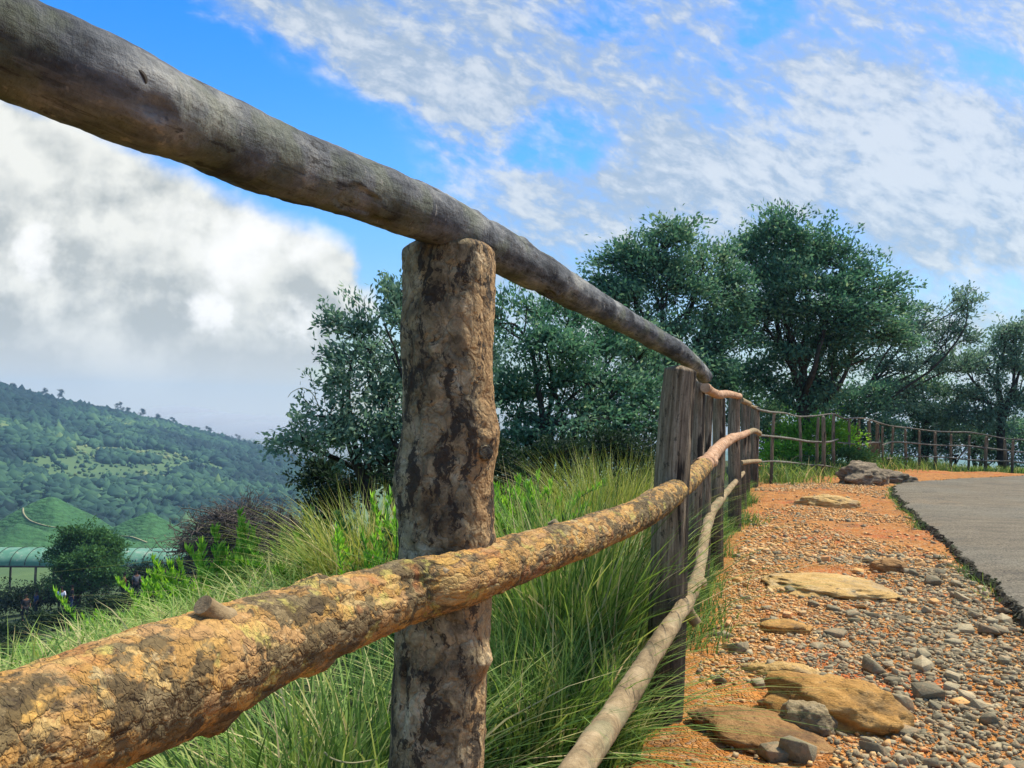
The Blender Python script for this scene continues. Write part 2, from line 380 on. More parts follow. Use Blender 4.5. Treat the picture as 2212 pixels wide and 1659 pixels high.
# ------------------------------------------------------------------ terrain
def s_left(x, y): return -(x-.57)*.949+(y-3.1)*.315              # metres to the valley side of the fence
def s_far(x, y): return y-24.0-(x-14)*-.05
PD = [-50, -.6, -.25, 1.5, 2.5, 5, 8, 13, 20, 47, 64, 219, 306, 420, 3000]
PZ = [-.25, -.25, -.03, -.03, -.10, -1.0, -2.3, -4.2, -6.6, -13.3, -17, -44, -51, -55, -60]
def terr(x, y):
    x = np.asarray(x, float); y = np.asarray(y, float)
    d = np.maximum(s_left(x, y), s_far(x, y))
    z = np.interp(d, PD, PZ)
    P = np.stack([x, y, x*0], -1)
    z = z + fbm(P/6, 3, 3)*.25*sstep(3, 12, d)*sstep(400, 60, d) + fbm(P/60, 4, 5)*3.5*sstep(80, 250, d)
    r = np.hypot(x, y); a = np.where(y > 1, x/np.maximum(y, 1), 9*np.sign(x))
    u = a*F+CX
    zr = np.interp(u, [-1500, -300, 0, 100, 330, 480, 560, 650, 800, 1000], [70, 42, 14, 4, -15, -33, -41, -53, -66, -66])
    gul = fbm(np.stack([a*9, r/260, r*0], -1), 4, 11)*9
    up = sstep(330, 950, r)**1.15
    zm = -51+(zr+51)*up+gul*up*(1-sstep(700, 940, r))
    zm = np.where(r > 950, zr-(r-950)*.09, zm)
    k = np.where(y > 1, sstep(300, 380, r), 0)*(u < 1000)
    return np.where(r > 300, z*(1-k)+np.maximum(zm, -64)*k, z)
def ground():
    th = np.concatenate([np.linspace(-math.pi, -.80, 70, endpoint=False), np.linspace(-.80, .75, 520, endpoint=False), np.linspace(.75, math.pi, 70)])
    r = np.concatenate([np.linspace(.4, 30, 150, endpoint=False), np.geomspace(30, 2000, 190)])
    R, TH = np.meshgrid(r, th, indexing='ij'); x = R*np.sin(TH); y = R*np.cos(TH)
    V = np.stack([x, y, terr(x, y)], -1).reshape(-1, 3); n, m = R.shape
    i = np.arange(n-1)[:, None]*m+np.arange(m-1)[None]
    Fq = np.stack([i, i+1, i+m+1, i+m], -1).reshape(-1, 4)[:, ::-1]
    V = np.vstack([V, [[0, 0, terr(0, 0)]]]); c = len(V)-1
    tri = np.stack([np.full(m-1, c), np.arange(1, m), np.arange(m-1)], -1)[:, ::-1]
    return tag(mesh('ground', V, [Fq, tri], MATS['ground'], smooth=True), kind='structure')
ground()

# path: a strip that follows the fence, FD = along, FR = to its right
FD = np.array((.315, .949)); FR = np.array((.949, -.315)); F0 = np.array((.57, 3.1))
def path_z(x, y):
    P = np.stack([x, y, x*0], -1); s = -s_left(x, y)
    return fbm(P*1.3, 3, 21)*.035+fbm(P*7, 4, 22)*.014+fbm(P*28, 3, 23)*.006 + .02*sstep(.1, 1.2, s)
def path():
    t = np.concatenate([np.linspace(-6, -1.4, 30, endpoint=False), np.linspace(-1.4, 4, 260, endpoint=False), np.linspace(4, 22, 330)])
    s = np.concatenate([np.linspace(-.3, 2.9, 150, endpoint=False), np.linspace(2.9, 16, 120)])
    S, TT = np.meshgrid(s, t, indexing='ij')
    x = F0[0]+FR[0]*S+FD[0]*TT; y = F0[1]+FR[1]*S+FD[1]*TT
    z = path_z(x, y); z = np.where(S < -.05, z-(-.05-S)*.35, z)
    n, m = S.shape; i = np.arange(n-1)[:, None]*m+np.arange(m-1)[None]
    Fq = np.stack([i, i+m, i+m+1, i+1], -1).reshape(-1, 4)[:, ::-1]
    tag(mesh('path', np.stack([x, y, z], -1).reshape(-1, 3), Fq, MATS['soil'], smooth=True), kind='structure')
path()

# road with a broken edge
edge_px = [(2900, 1900), (2212, 1305), (2130, 1235), (2060, 1175), (2010, 1130), (1965, 1092), (1936, 1064), (1932, 1048), (1965, 1040), (2060, 1033), (2212, 1026), (2400, 1022)]
E = np.array([G(u, v, .10)[:2] for u, v in edge_px])
E = np.vstack([[E[0]+(E[0]-E[1])*1.2], E])
def resample(P, step):
    P = np.asarray(P, float); L = np.concatenate([[0], np.cumsum(np.linalg.norm(np.diff(P, axis=0), axis=1))])
    q = np.arange(0, L[-1], step); return np.stack([np.interp(q, L, P[:, k]) for k in range(P.shape[1])], -1)
def smoothline(P, k=5):
    Q = P.copy()
    for _ in range(k): Q[1:-1] = (Q[:-2]+2*Q[1:-1]+Q[2:])/4
    return Q
E = smoothline(resample(E, .05), 30)
dE = np.gradient(E, axis=0); nE = norm(np.stack([-dE[:, 1], dE[:, 0]], -1))      # to the left of travel = path side
wob = fbm(np.stack([E[:, 0]*2, E[:, 1]*2, E[:, 0]*0], -1), 3, 31)*.07+fbm(np.stack([E[:, 0]*14, E[:, 1]*14, E[:, 0]*0], -1), 3, 32)*.035
E2 = E+nE*wob[:, None]
def road():
    ctr = np.array((22.0, 9.0)); ks = np.concatenate([np.linspace(0, .12, 14), np.linspace(.16, 1, 14)])
    R = E2[:, None, :]*(1-ks[None, :, None])+ctr*ks[None, :, None]
    x, y = R[..., 0], R[..., 1]
    z = .105+fbm(np.stack([x*.4, y*.4, x*0], -1), 3, 41)*.03+fbm(np.stack([x*5, y*5, x*0], -1), 2, 42)*.006-.02*(ks[None] < .005)
    n, m = x.shape; i = np.arange(n-1)[:, None]*m+np.arange(m-1)[None]
    Fq = np.stack([i, i+1, i+m+1, i+m], -1).reshape(-1, 4)
    V = np.stack([x, y, z], -1)
    o = tag(mesh('road', V.reshape(-1, 3), Fq[:, ::-1], MATS['asphalt'], smooth=True), kind='structure')
    # crumbling side of the asphalt, in four rows
    rows = []
    for k, (out, zz) in enumerate(((0, None), (.012, .075), (.03, .035), (.07, -.06))):
        P = E2+nE*(out+fbm(np.stack([E[:, 0]*22, E[:, 1]*22, E[:, 0]*0+k*9], -1), 3, 43)*.03*(k > 0))[:, None]
        zr = V[:, 0, 2] if zz is None else zz+fbm(np.stack([E[:, 0]*16, E[:, 1]*16, E[:, 0]*0+k*5], -1), 3, 44)*.02
        rows.append(np.stack([P[:, 0], P[:, 1], zr+np.zeros(len(P))], -1))
    Vs = np.stack(rows, 1); n, m = Vs.shape[:2]; i = np.arange(n-1)[:, None]*m+np.arange(m-1)[None]
    Fq = np.stack([i, i+1, i+m+1, i+m], -1).reshape(-1, 4)
    tag(mesh('road_edge', Vs.reshape(-1, 3), Fq, MATS['road_edge']), kind='structure')
road()

# ------------------------------------------------------------------ logs
def catmull(P, n):
    P = np.asarray(P, float); k = len(P)
    Q = np.vstack([2*P[0]-P[1], P, 2*P[-1]-P[-2]])
    L = np.concatenate([[0], np.cumsum(np.linalg.norm(np.diff(P[:, :3], axis=0), axis=1))]); s = np.linspace(0, L[-1], n)
    i = np.clip(np.searchsorted(L, s, side='right')-1, 0, k-2); f = ((s-L[i])/(L[i+1]-L[i]))[:, None]
    p0, p1, p2, p3 = Q[i], Q[i+1], Q[i+2], Q[i+3]
    return .5*(2*p1+(p2-p0)*f+(2*p0-5*p1+4*p2-p3)*f**2+(3*p1-p0-3*p2+p3)*f**3), s
def log(name, P, mat, parent, style='smooth', nl=200, nr=40, seed=0, ref=(0, 0, 1), lumps=(), amp=1.0, dome=.0):
    """P: rows x, y, z, radius. lumps: (metres along, angle from ref, size, height)"""
    c, L = catmull(P, nl); ctr, rad = c[:, :3], c[:, 3]
    tan = norm(np.gradient(ctr, axis=0)); ref = np.asarray(ref, float)
    n = norm(ref-tan*(tan@ref)[:, None]); b = np.cross(tan, n)
    th = np.linspace(0, 2*math.pi, nr, endpoint=False)
    r0 = rad.mean()
    S = np.stack([np.broadcast_to(r0*np.cos(th), (nl, nr)), np.broadcast_to(r0*np.sin(th), (nl, nr)), np.broadcast_to(L[:, None], (nl, nr))], -1)
    o = np.array((seed*3.7, seed*1.3, seed*.9))
    Sx = S+o
    if style == 'flaky':
        w = Sx*(58, 58, 34)+np.stack([fbm(Sx*22, 3, k) for k in (1, 2, 3)], -1)*.7
        f1, f2, cid = worley(w, seed)
        disp = (cid-.5)*.0016+sstep(0, .22, f2-f1)*.0011-.0008+fbm(Sx*14, 4, 4)*.002+fbm(Sx*70, 3, 5)*.0016+fbm(Sx*5, 2, 6)*.003
        cr = fbm(Sx*(18, 18, 3), 3, 8); disp = disp-.005*sstep(.46, .56, cr)
    elif style == 'post':
        g = fbm(Sx*(26, 26, 5), 4, 1); disp = g*.0035+fbm(Sx*9, 3, 2)*.004+fbm(Sx*60, 3, 3)*.002-.007*sstep(.40, .52, fbm(Sx*(26, 26, 3.2), 3, 8))
        f1, f2, cid = worley(Sx*(30, 30, 15)+fbm(Sx*20, 2, 9)[..., None]*.8, seed); disp = disp+(cid-.5)*.0022
    elif style == 'wood':
        disp = fbm(Sx*(40, 40, 4), 4, 1)*.003+fbm(Sx*(10, 10, 3), 3, 2)*.0035-.005*sstep(.35, .45, fbm(Sx*(30, 30, 1.6), 2, 8))
    else:
        disp = fbm(Sx*8, 3, 1)*.005+fbm(Sx*45, 4, 2)*.0022+fbm(Sx*(8, 8, 45), 3, 3)*.0008-.005*sstep(.34, .44, fbm(Sx*(22, 22, 5), 3, 8))+fbm(Sx*(30, 30, 9), 3, 19)*.002
    disp = disp*amp
    for (l, a, w, h) in lumps:
        da = (th-a+math.pi) % (2*math.pi)-math.pi
        q = ((L[:, None]-l)/w)**2+((da[None]*rad[:, None])/w)**2
        disp = disp+h*np.exp(-q)*(1+.5*fbm(Sx*60, 2, 12))
    rr = rad[:, None]+disp
    if dome:
        e = L[-1]-L; rr = rr*np.where(e < dome, np.sqrt(np.maximum(1-((dome-e)/dome)**2*.5, .0)), 1)[:, None]
    V = ctr[:, None]+n[:, None]*(np.cos(th)[None, :, None]*rr[..., None])+b[:, None]*(np.sin(th)[None, :, None]*rr[..., None])
    i = np.arange(nl-1)[:, None]*nr; j = np.arange(nr)[None]; j2 = (j+1) % nr
    Fq = np.stack([i+j, i+j2, i+nr+j2, i+nr+j], -1).reshape(-1, 4)
    VV = np.vstack([V.reshape(-1, 3), ctr[:1], ctr[-1:]+tan[-1:]*(.001 if not dome else .012)]+([] if dome else [V[-1], V[0]]))
    a0, a1 = nl*nr, nl*nr+1; base = (nl-1)*nr if dome else a1+1; b0 = 0 if dome else a1+1+nr; jj = np.arange(nr)
    T0 = np.stack([np.full(nr, a0), b0+(jj+1) % nr, b0+jj], -1); T1 = np.stack([np.full(nr, a1), base+jj, base+(jj+1) % nr], -1)
    st = np.vstack([S.reshape(-1, 3), [[0, 0, 0]], [[0, 0, L[-1]]]]+([] if dome else [S[-1], S[0]]))+np.array((0, 0, seed*2.1))*(style in ('flaky', 'smooth'))
    return mesh(name, VV, [Fq, T0, T1], MATS[mat], parent, smooth=True, attrs={'straight': st})
def stub(name, p, d, r, ln, parent, mat='grey_bark', seed=0):
    """a sawn off or broken branch end on a log"""
    d = norm(d); P = [np.append(p-d*r*.8, r*1.35), np.append(p, r*1.1), np.append(p+d*ln*.6, r), np.append(p+d*ln, r*.9)]
    ref = (0, 0, 1) if abs(d[2]) < .8 else (1, 0, 0)
    o = log(name, P, mat, parent, 'smooth', 20, 26, seed, ref, amp=.6)
    return o

def R(*rows):
    return [np.append(W(u, v, d), r) for (u, v, d, r) in rows]
fence = thing('log_fence', 'rough log fence with thick round rails running along the stony path from the foreground', 'fence', (F0[0], F0[1], 0))
# near post
def upright(name, top, foot_z, r_top, r_foot, mat, style, parent, nl, nr, seed, lean=(0, 0), lumps=(), amp=1.0, dome=.02, label=None):
    top = np.asarray(top, float); h = top[2]-foot_z
    P = []
    for k in np.linspace(0, 1, 7):
        P.append((top[0]-lean[0]*h*(1-k)+.006*math.sin(seed*3+k*7), top[1]-lean[1]*h*(1-k), foot_z+h*k, r_foot+(r_top-r_foot)*k))
    o = log(name, P, mat, parent, style, nl, nr, seed, (0, -1, 0), lumps, amp, dome)
    if label: o['label'] = label
    return o
p1 = W(973, 524, 1.5)
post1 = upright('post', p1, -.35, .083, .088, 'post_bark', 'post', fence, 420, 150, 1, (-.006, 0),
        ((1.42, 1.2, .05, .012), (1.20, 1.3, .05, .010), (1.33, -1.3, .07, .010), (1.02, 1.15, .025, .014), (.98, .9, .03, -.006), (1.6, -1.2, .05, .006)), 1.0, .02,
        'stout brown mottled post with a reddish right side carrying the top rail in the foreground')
stub('knot', W(1047, 978, 1.43), (.35, -1, .1), .014, .012, post1, 'post_bark', 3)
p2 = W(1467, 795, 3.1)
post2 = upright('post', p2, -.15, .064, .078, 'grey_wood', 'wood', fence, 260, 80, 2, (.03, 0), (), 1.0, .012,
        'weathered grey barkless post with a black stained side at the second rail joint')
def line_y(u): return .459/(.332-(u-CX)/F)
near = [(1507, 821, .042, 3), (1530, 852, .034, 4), (1553, 859, .048, 5), (1587, 859, .062, 6), (1607, 873, .042, 7), (1617, 876, .045, 8), (1632, 878, .075, 9)]
for (u, v, r, sd) in near:
    tp = W(u, v, min(line_y(u), 14.6)+.12)
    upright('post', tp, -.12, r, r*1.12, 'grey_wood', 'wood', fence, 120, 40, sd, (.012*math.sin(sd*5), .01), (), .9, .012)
# top rails
top1 = log('rail', R((-420, -110, .60, .052), (0, 91, .726, .0495), (300, 219, .834, .049), (600, 344, 1.07, .048), (900, 455, 1.37, .047), (1000, 499, 1.50, .047), (1154, 583, 1.84, .0445), (1347, 693, 2.60, .040), (1443, 747, 3.0, .039), (1490, 779, 3.4, .037), (1522, 812, 3.85, .035)),
    'grey_bark', fence, 'smooth', 620, 110, 11, (0, 0, 1), ((.262, 1.95, .024, .008), (.262, 1.95, .010, -.012), (.46, 4.3, .022, .010), (.95, 3.2, .02, .006), (1.30, .4, .03, .006), (1.5, 3.0, .03, .006), (1.1, 1.0, .03, -.004)), 1.0)
top1['label'] = 'thick grey barked top rail rising to the upper left corner'
kn = W(290, 172, .776); stub('knot', kn, (.35, -.85, -.25), .0095, .003, top1, 'trunk_bark', 5)
log('rail', R((1524, 838, 4.5, .028), (1550, 852, 5.5, .028), (1572, 851, 6.8, .03), (1597, 856, 8.6, .032)), 'peach_bark', fence, 'smooth', 120, 28, 12)
log('rail', R((1600, 864, 9.2, .034), (1609, 868, 10.5, .034), (1619, 872, 11.9, .034)), 'thin_branch', fence, 'smooth', 60, 24, 13)
log('rail', R((1619, 876, 12.2, .022), (1632, 880, 14.5, .022)), 'thin_branch', fence, 'smooth', 40, 16, 14)
# middle rails
MID = R((-420, 1725, .58, .060), (0, 1603, .72, .060), (200, 1533, .81, .063), (424, 1448, .93, .065), (640, 1362, 1.09, .058), (853, 1287, 1.30, .0525), (963, 1260, 1.355, .0485), (1060, 1228, 1.47, .047), (1150, 1197, 1.63, .0462), (1332, 1132, 2.2, .046), (1410, 1093, 2.55, .047), (1480, 1044, 3.35, .046), (1522, 1006, 4.3, .044))
mid1 = log('rail', MID, 'flaky_bark', fence, 'flaky', 900, 170, 21, (0, 0, 1),
    ((.60, .2, .035, .010), (.58, 3.0, .025, .014), (.40, 3.1, .03, .014), (1.35, 3.1, .015, .007), (1.60, .2, .02, .006), (2.2, .1, .03, .006)), 1.25)
mid1['label'] = 'orange and ochre middle rail with flaking bark crossing the foreground'
c = W(474, 1334, .945); stub('branch_stub', c, norm(W(424, 1448, .93)-W(520, 1408, 1.0))*.8+np.array((0, .1, .55)), .0125, .034, mid1, 'thin_branch', 1)
c = W(958, 1238, 1.318); stub('branch_stub', c, (.75, -.6, -.1), .008, .010, mid1, 'thin_branch', 2)
c = W(1200, 1140, 1.86); stub('branch_stub', c, (-.5, 0, .8), .013, .018, mid1, 'thin_branch', 3)
log('rail', R((1512, 1012, 4.2, .050), (1530, 996, 4.7, .043), (1549, 972, 5.4, .040), (1565, 957, 6.2, .042), (1583, 946, 7.3, .038), (1606, 939, 9.3, .036), (1615, 934, 10.3, .036)), 'peach_bark', fence, 'flaky', 240, 48, 23, (0, 0, 1), ((.10, .4, .03, .016), (.35, 1, .03, .014), (.6, 2, .03, .012), (1.1, .5, .04, .012)), amp=2.0)
log('rail', R((1612, 937, 10.2, .036), (1628, 930, 12.4, .04), (1641, 936, 14.4, .042)), 'thin_branch', fence, 'smooth', 60, 24, 24)
# low rails
low = log('rail', R((1090, 1880, 1.35, .036), (1254, 1650, 1.76, .035), (1332, 1538, 2.2, .035), (1419, 1399, 2.62, .0315), (1482, 1299, 3.08, .0300), (1510, 1234, 3.95, .029), (1523, 1156, 4.65, .0285), (1535, 1112, 5.4, .032), (1549, 1089, 5.9, .031), (1580, 1051, 7.6, .027), (1606, 1021, 10.1, .024)),
    'thin_branch', fence, 'smooth', 420, 60, 31, (0, 0, 1), ((1.0, 2.2, .02, .008), (2.5, 2.0, .04, .02), (1.7, 3, .02, .006), (.7, 1, .02, .006)), 1.0)
low['label'] = 'slender smooth low rail rising from the bottom of the picture'
c = W(1489, 1325, 3.1); stub('branch_stub', c, (.6, -.1, -.8), .022, .05, low, 'thin_branch', 6)
log('rail', R((1601, 1000, 9.6, .028), (1620, 997, 11, .03), (1642, 996, 14.3, .032)), 'thin_branch', fence, 'smooth', 50, 20, 33)

# the fence goes on out of the frame at left
def onward(u, v, d, u2, v2, d2, r, mat, style, seed, dz):
    a, b = W(u, v, d), W(u2, v2, d2); k = norm(a-b); P = [np.append(a+k*q+np.array((-.05*q, 0, dz*q)), r) for q in (-.03, .5, 1.0, 1.6)]
    log('rail', P[::-1], mat, fence, style, 160, 60, seed)
    return P
q_ = onward(-420, -110, .60, 0, 91, .726, .0505, 'grey_bark', 'smooth', 61, -.02)
onward(-420, 1725, .58, 0, 1603, .72, .0595, 'flaky_bark', 'flaky', 62, 0)
onward(1090, 1880, 1.35, 1254, 1650, 1.76, .0355, 'thin_branch', 'smooth', 63, .05)
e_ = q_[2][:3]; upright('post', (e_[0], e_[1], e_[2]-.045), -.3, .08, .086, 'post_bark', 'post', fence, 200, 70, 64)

# far fence
def z2(a, b): return ((1600+a/2.23)/1.1718, (850+b/2.23)/1.1718)
far_fence = thing('branch_fence', 'thin fence of slim posts and crooked branches across the far end of the path', 'fence', (10, 22, 0))
fu, fd = [], []
for (a, tv, bv, wd) in [(800, 430, 832, 22), (947, 455, 800, 20), (1050, 460, 795, 20), (1080, 455, 800, 27), (1137, 447, 785, 22), (1225, 468, 772, 18), (1280, 474, 766, 18), (1338, 478, 760, 22), (1378, 600, 757, 58), (1385, 495, 757, 24), (1413, 512, 760, 14), (1472, 518, 757, 16), (1543, 527, 757, 18), (1620, 536, 757, 16), (1712, 545, 757, 20), (1800, 556, 760, 16), (1905, 562, 762, 16), (2000, 570, 766, 22), (2105, 585, 769, 18), (2150, 592, 775, 18), (2260, 602, 775, 18), (2340, 606, 778, 18)]:
    u, vb = z2(a, bv); vt = z2(a, tv)[1]
    b = G(u, vb, 0.0); d = (b-np.array((0, 0, EYE)))@np.array((CAMM.to_3x3() @ Vector((0, 0, -1)))[:]); d = min(d, 23.2)
    tp = W(u, vt, d); r = wd*.3827/F*d/2*.82
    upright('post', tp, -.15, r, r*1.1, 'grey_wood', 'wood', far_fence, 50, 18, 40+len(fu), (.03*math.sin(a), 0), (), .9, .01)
    fu.append(u); fd.append(d)
o_ = np.argsort(fu); fu = np.array(fu)[o_]; fd = np.array(fd)[o_]
def far_rail(pts, r, seed):
    rows = []
    for (a, b) in pts:
        u, v = z2(a, b); rows.append((u, v, float(np.interp(u, np.concatenate([[1630], fu]), np.concatenate([[14.4], fd])))-.10, r*.56*(1+.25*math.sin(a))))
    log('rail', R(*rows), 'grey_branch', far_fence, 'smooth', 140, 14, seed, amp=.6)
far_rail([(655, 388), (700, 412), (780, 430), (860, 436), (940, 455), (1030, 452), (1130, 440), (1165, 450)], .034, 51)
far_rail([(1150, 444), (1200, 466), (1270, 464), (1330, 470), (1390, 490), (1450, 506), (1530, 518)], .034, 52)
far_rail([(1500, 512), (1600, 525), (1700, 538), (1800, 543), (1900, 545), (2010, 562), (2110, 580), (2212, 588), (2340, 600)], .036, 53)
far_rail([(700, 560), (770, 566), (880, 578), (1000, 597), (1100, 600), (1162, 584)], .038, 54)
far_rail([(1160, 602), (1230, 608), (1300, 616), (1345, 604), (1400, 604), (1425, 612)], .036, 55)
far_rail([(1410, 618), (1470, 600), (1560, 604), (1700, 616), (1800, 620), (1900, 622), (2050, 640), (2212, 658), (2340, 664)], .034, 56)
far_rail([(715, 712), (790, 708), (850, 712), (940, 720), (1000, 730), (1080, 732), (1160, 746)], .034, 57)
far_rail([(1435, 692), (1520, 690), (1600, 680), (1700, 684), (1800, 688), (1900, 700), (2000, 706), (2100, 708), (2212, 716), (2340, 722)], .034, 58)
far_rail([(1838, 692), (1868, 662), (1897, 630)], .03, 59)

# ------------------------------------------------------------------ rocks and stones
def hull_variants(n, k, s):
    out = []; g = np.random.default_rng(s)
    for _ in range(n):
        P = g.uniform(-1, 1, (k, 3)); P[:8] = np.array([(a, b, c) for a in (-1, 1) for b in (-1, 1) for c in (-1, 1)])[:k]*g.uniform(.35, .95, (min(k, 8), 3)); P = P*np.array((1, g.uniform(.6, .95), g.uniform(.45, .8)))*.95
        bm = bmesh.new(); vs = [bm.verts.new(p) for p in P]
        r = bmesh.ops.convex_hull(bm, input=vs)
        for v in [v for v in bm.verts if not v.link_faces]: bm.verts.remove(v)
        bmesh.ops.triangulate(bm, faces=bm.faces)
        bmesh.ops.bevel(bm, geom=list(bm.edges), offset=.035, segments=1, affect='EDGES') if k > 10 else None
        bmesh.ops.triangulate(bm, faces=bm.faces)
        bm.verts.ensure_lookup_table(); bm.verts.index_update()
        out.append((np.array([v.co[:] for v in bm.verts]), np.array([[v.index for v in f.verts] for f in bm.faces]))); bm.free()
    return out
BIG = hull_variants(30, 11, 3); SMALL = hull_variants(40, 8, 4)
def rotm(a, b, c):
    ca, sa, cb, sb, cc, sc_ = math.cos(a), math.sin(a), math.cos(b), math.sin(b), math.cos(c), math.sin(c)
    return np.array([[ca, -sa, 0], [sa, ca, 0], [0, 0, 1]]) @ np.array([[1, 0, 0], [0, cb, -sb], [0, sb, cb]]) @ np.array([[cc, -sc_, 0], [sc_, cc, 0], [0, 0, 1]])
def boulder(name, label, u, v, w, dp, h, mat, yaw=0, sink=.35, seed=0, rough=.10, tilt=0, lvl=5, group=None, flat=1.0):
    p = G(u, v, 0.0); V, Tr = ICO[lvl]
    n = fbm(V*1.5+seed*7.1, 4, seed)*.35+fbm(V*6+seed*3, 4, seed+3)*rough+fbm(V*22+seed, 3, seed+5)*rough*.35
    Q = V*(1+n)[:, None]
    Q = np.sign(Q)*np.abs(Q)**flat
    Q = Q*np.array((w/2, dp/2, h/2)) @ rotm(yaw, tilt, 0).T
    o = mesh(name, Q, Tr, MATS[mat], smooth=True); o.location = (p[0], p[1], h*(.5-sink))
    return tag(o, label, 'rock', group)
boulder('boulder', 'large flat orange boulder half buried in the gravel near the right bottom corner', 1805, 1548, .52, .36, .25, 'rock_orange', -.60, .38, 1, .06, .1)
boulder('boulder', 'rounded tan rock leaning against the large flat orange boulder', 1745, 1578, .19, .15, .15, 'rock_tan', -.5, .28, 2, .06)
boulder('boulder', 'low smooth orange rock buried in red soil beside the grey fence post', 1640, 1585, .46, .32, .12, 'rock_brown', -.7, .5, 3, .06)
boulder('boulder', 'broad yellowish bedrock slab worn flush with the middle of the path', 1790, 1272, .85, .75, .15, 'rock_yellow', -.6, .44, 4, .08)
boulder('boulder', 'blocky brown rock with dark underside lying on gravel near the road edge', 1922, 1243, .25, .17, .17, 'rock_brown', -.2, .28, 5, .05, flat=.8)
boulder('boulder', 'pale tan hump of rock rising from the far orange path', 1790, 1095, .75, .5, .30, 'rock_yellow', -.4, .42, 6, .08)
boulder('boulder', 'long slanted lichen covered boulder at the foot of the far fence', 1866, 1048, 1.25, .7, .62, 'rock_lichen', .5, .30, 7, .10, .25)
boulder('boulder', 'low dark mossy rock between the slanted boulder and the road corner', 1910, 1046, 1.1, .6, .42, 'rock_lichen', -.3, .3, 8, .12)
boulder('boulder', 'small yellow rock buried in gravel above the large flat orange boulder', 1700, 1460, .34, .18, .10, 'rock_yellow', -.4, .42, 9, .06)
boulder('boulder', 'small ochre rock patch among grey stones below the bedrock slab', 1700, 1360, .30, .2, .08, 'rock_orange', .2, .42, 10, .08, lvl=4)
boulder('boulder', 'flat pale stone lying under the far fence where the path begins', 1725, 1033, .6, .4, .2, 'rock_tan', .2, .35, 12, .1, lvl=4)

# hand placed stones, then a field of loose ones
def stone_at(x, y, sz, tint, var, seed, label, group=None, tilt=None):
    g = np.random.default_rng(seed); V, Tr = BIG[var % len(BIG)]
    Q = V*sz*np.array((1, 1, g.uniform(.75, 1.15))) @ rotm(g.uniform(0, 6.3), g.uniform(-.5, .5), g.uniform(-.4, .4)).T
    o = mesh('stone', Q, Tr, MATS['stone'], attrs={'tint': np.clip(tint+g.normal(size=len(Q))*.02, 0, 1)})
    zz = float(path_z(np.array(x), np.array(y)))
    o.location = (x, y, zz-Q[:, 2].min()*.42)
    return tag(o, label, 'stone', group)
special = [(1672, 1640, .055, .12, 'wedge shaped grey stone at the bottom edge beside red soil'), (1725, 1645, .07, .16, 'largest grey stone at the bottom edge of the path'),
    (1783, 1590, .05, .14, 'dark grey stone in front of the large flat orange boulder'), (1640, 1478, .05, .36, 'pale flattened stone lying left of a row of grey stones on red soil'),
    (1668, 1452, .055, .18, 'grey stone standing upright beside a pale speckled stone'), (1690, 1452, .06, .38, 'pale speckled stone above the large flat orange boulder'),
    (1600, 1410, .06, .2, 'grey stone at the left edge of the gravel where red soil starts'), (1560, 1370, .06, .2, 'pointed grey stone by the grass under the low rail'),
    (1705, 1280, .05, .1, 'dark triangular stone at the left rim of the yellowish bedrock slab'), (1757, 1310, .055, .12, 'dark triangular stone at the lower rim of the yellowish bedrock slab'),
    (1660, 1340, .055, .16, 'cubical grey stone left of the ochre rock patch'), (1800, 1322, .05, .15, 'grey stone sitting on the ochre lower end of the bedrock slab')]
for k, (u, v, sz, ti, lb) in enumerate(special):
    p = G(u, v, 0); stone_at(p[0], p[1], sz, ti, k, 100+k, lb)
def edge_side(x, y):
    """metres from the road edge towards the path (negative on the road)"""
    Es = E2[::8]; N_ = nE[::8]; d = np.stack([x, y], -1)[:, None]-Es[None]; k = (d**2).sum(-1).argmin(1)
    return (d[np.arange(len(k)), k]*N_[k]).sum(-1)
def scatter(n, tmin, tmax, seed):
    g = np.random.default_rng(seed)
    t = g.uniform(tmin, tmax, n); s = g.uniform(.0, 3.4, n)
    x = F0[0]+FR[0]*s+FD[0]*t; y = F0[1]+FR[1]*s+FD[1]*t
    es = edge_side(x, y); P = np.stack([x, y, x*0], -1)
    patch = fbm(P*.9, 3, 61); bar2 = fbm(P*.7+9, 3, 66)+.34*sstep(4.5, 8, y)-.45*sstep(1.3, .3, es)*sstep(9, 5, y)
    # where grey ballast lies: towards the road and in the foreground
    grey = sstep(1.6, .3, es)*.72*sstep(8.5, 4.5, y)+sstep(4.8, 3.2, y)*.32+patch*.55-.03
    bare = (s < .62)&(y < 3.5)
    keep = (es > .06)&(s > .12+.1*fbm(P*3, 2, 62))&(g.uniform(size=n) < np.where(bare, .08, .05+.95*sstep(.22, -.12, bar2)))
    return x[keep], y[keep], grey[keep], g
def stone_tints(grey, g):
    isg = g.uniform(size=len(grey)) < np.clip(grey*.95, .06, .85)
    return np.where(isg, g.uniform(.02, .5, len(grey)), g.uniform(.5, 1.0, len(grey)))
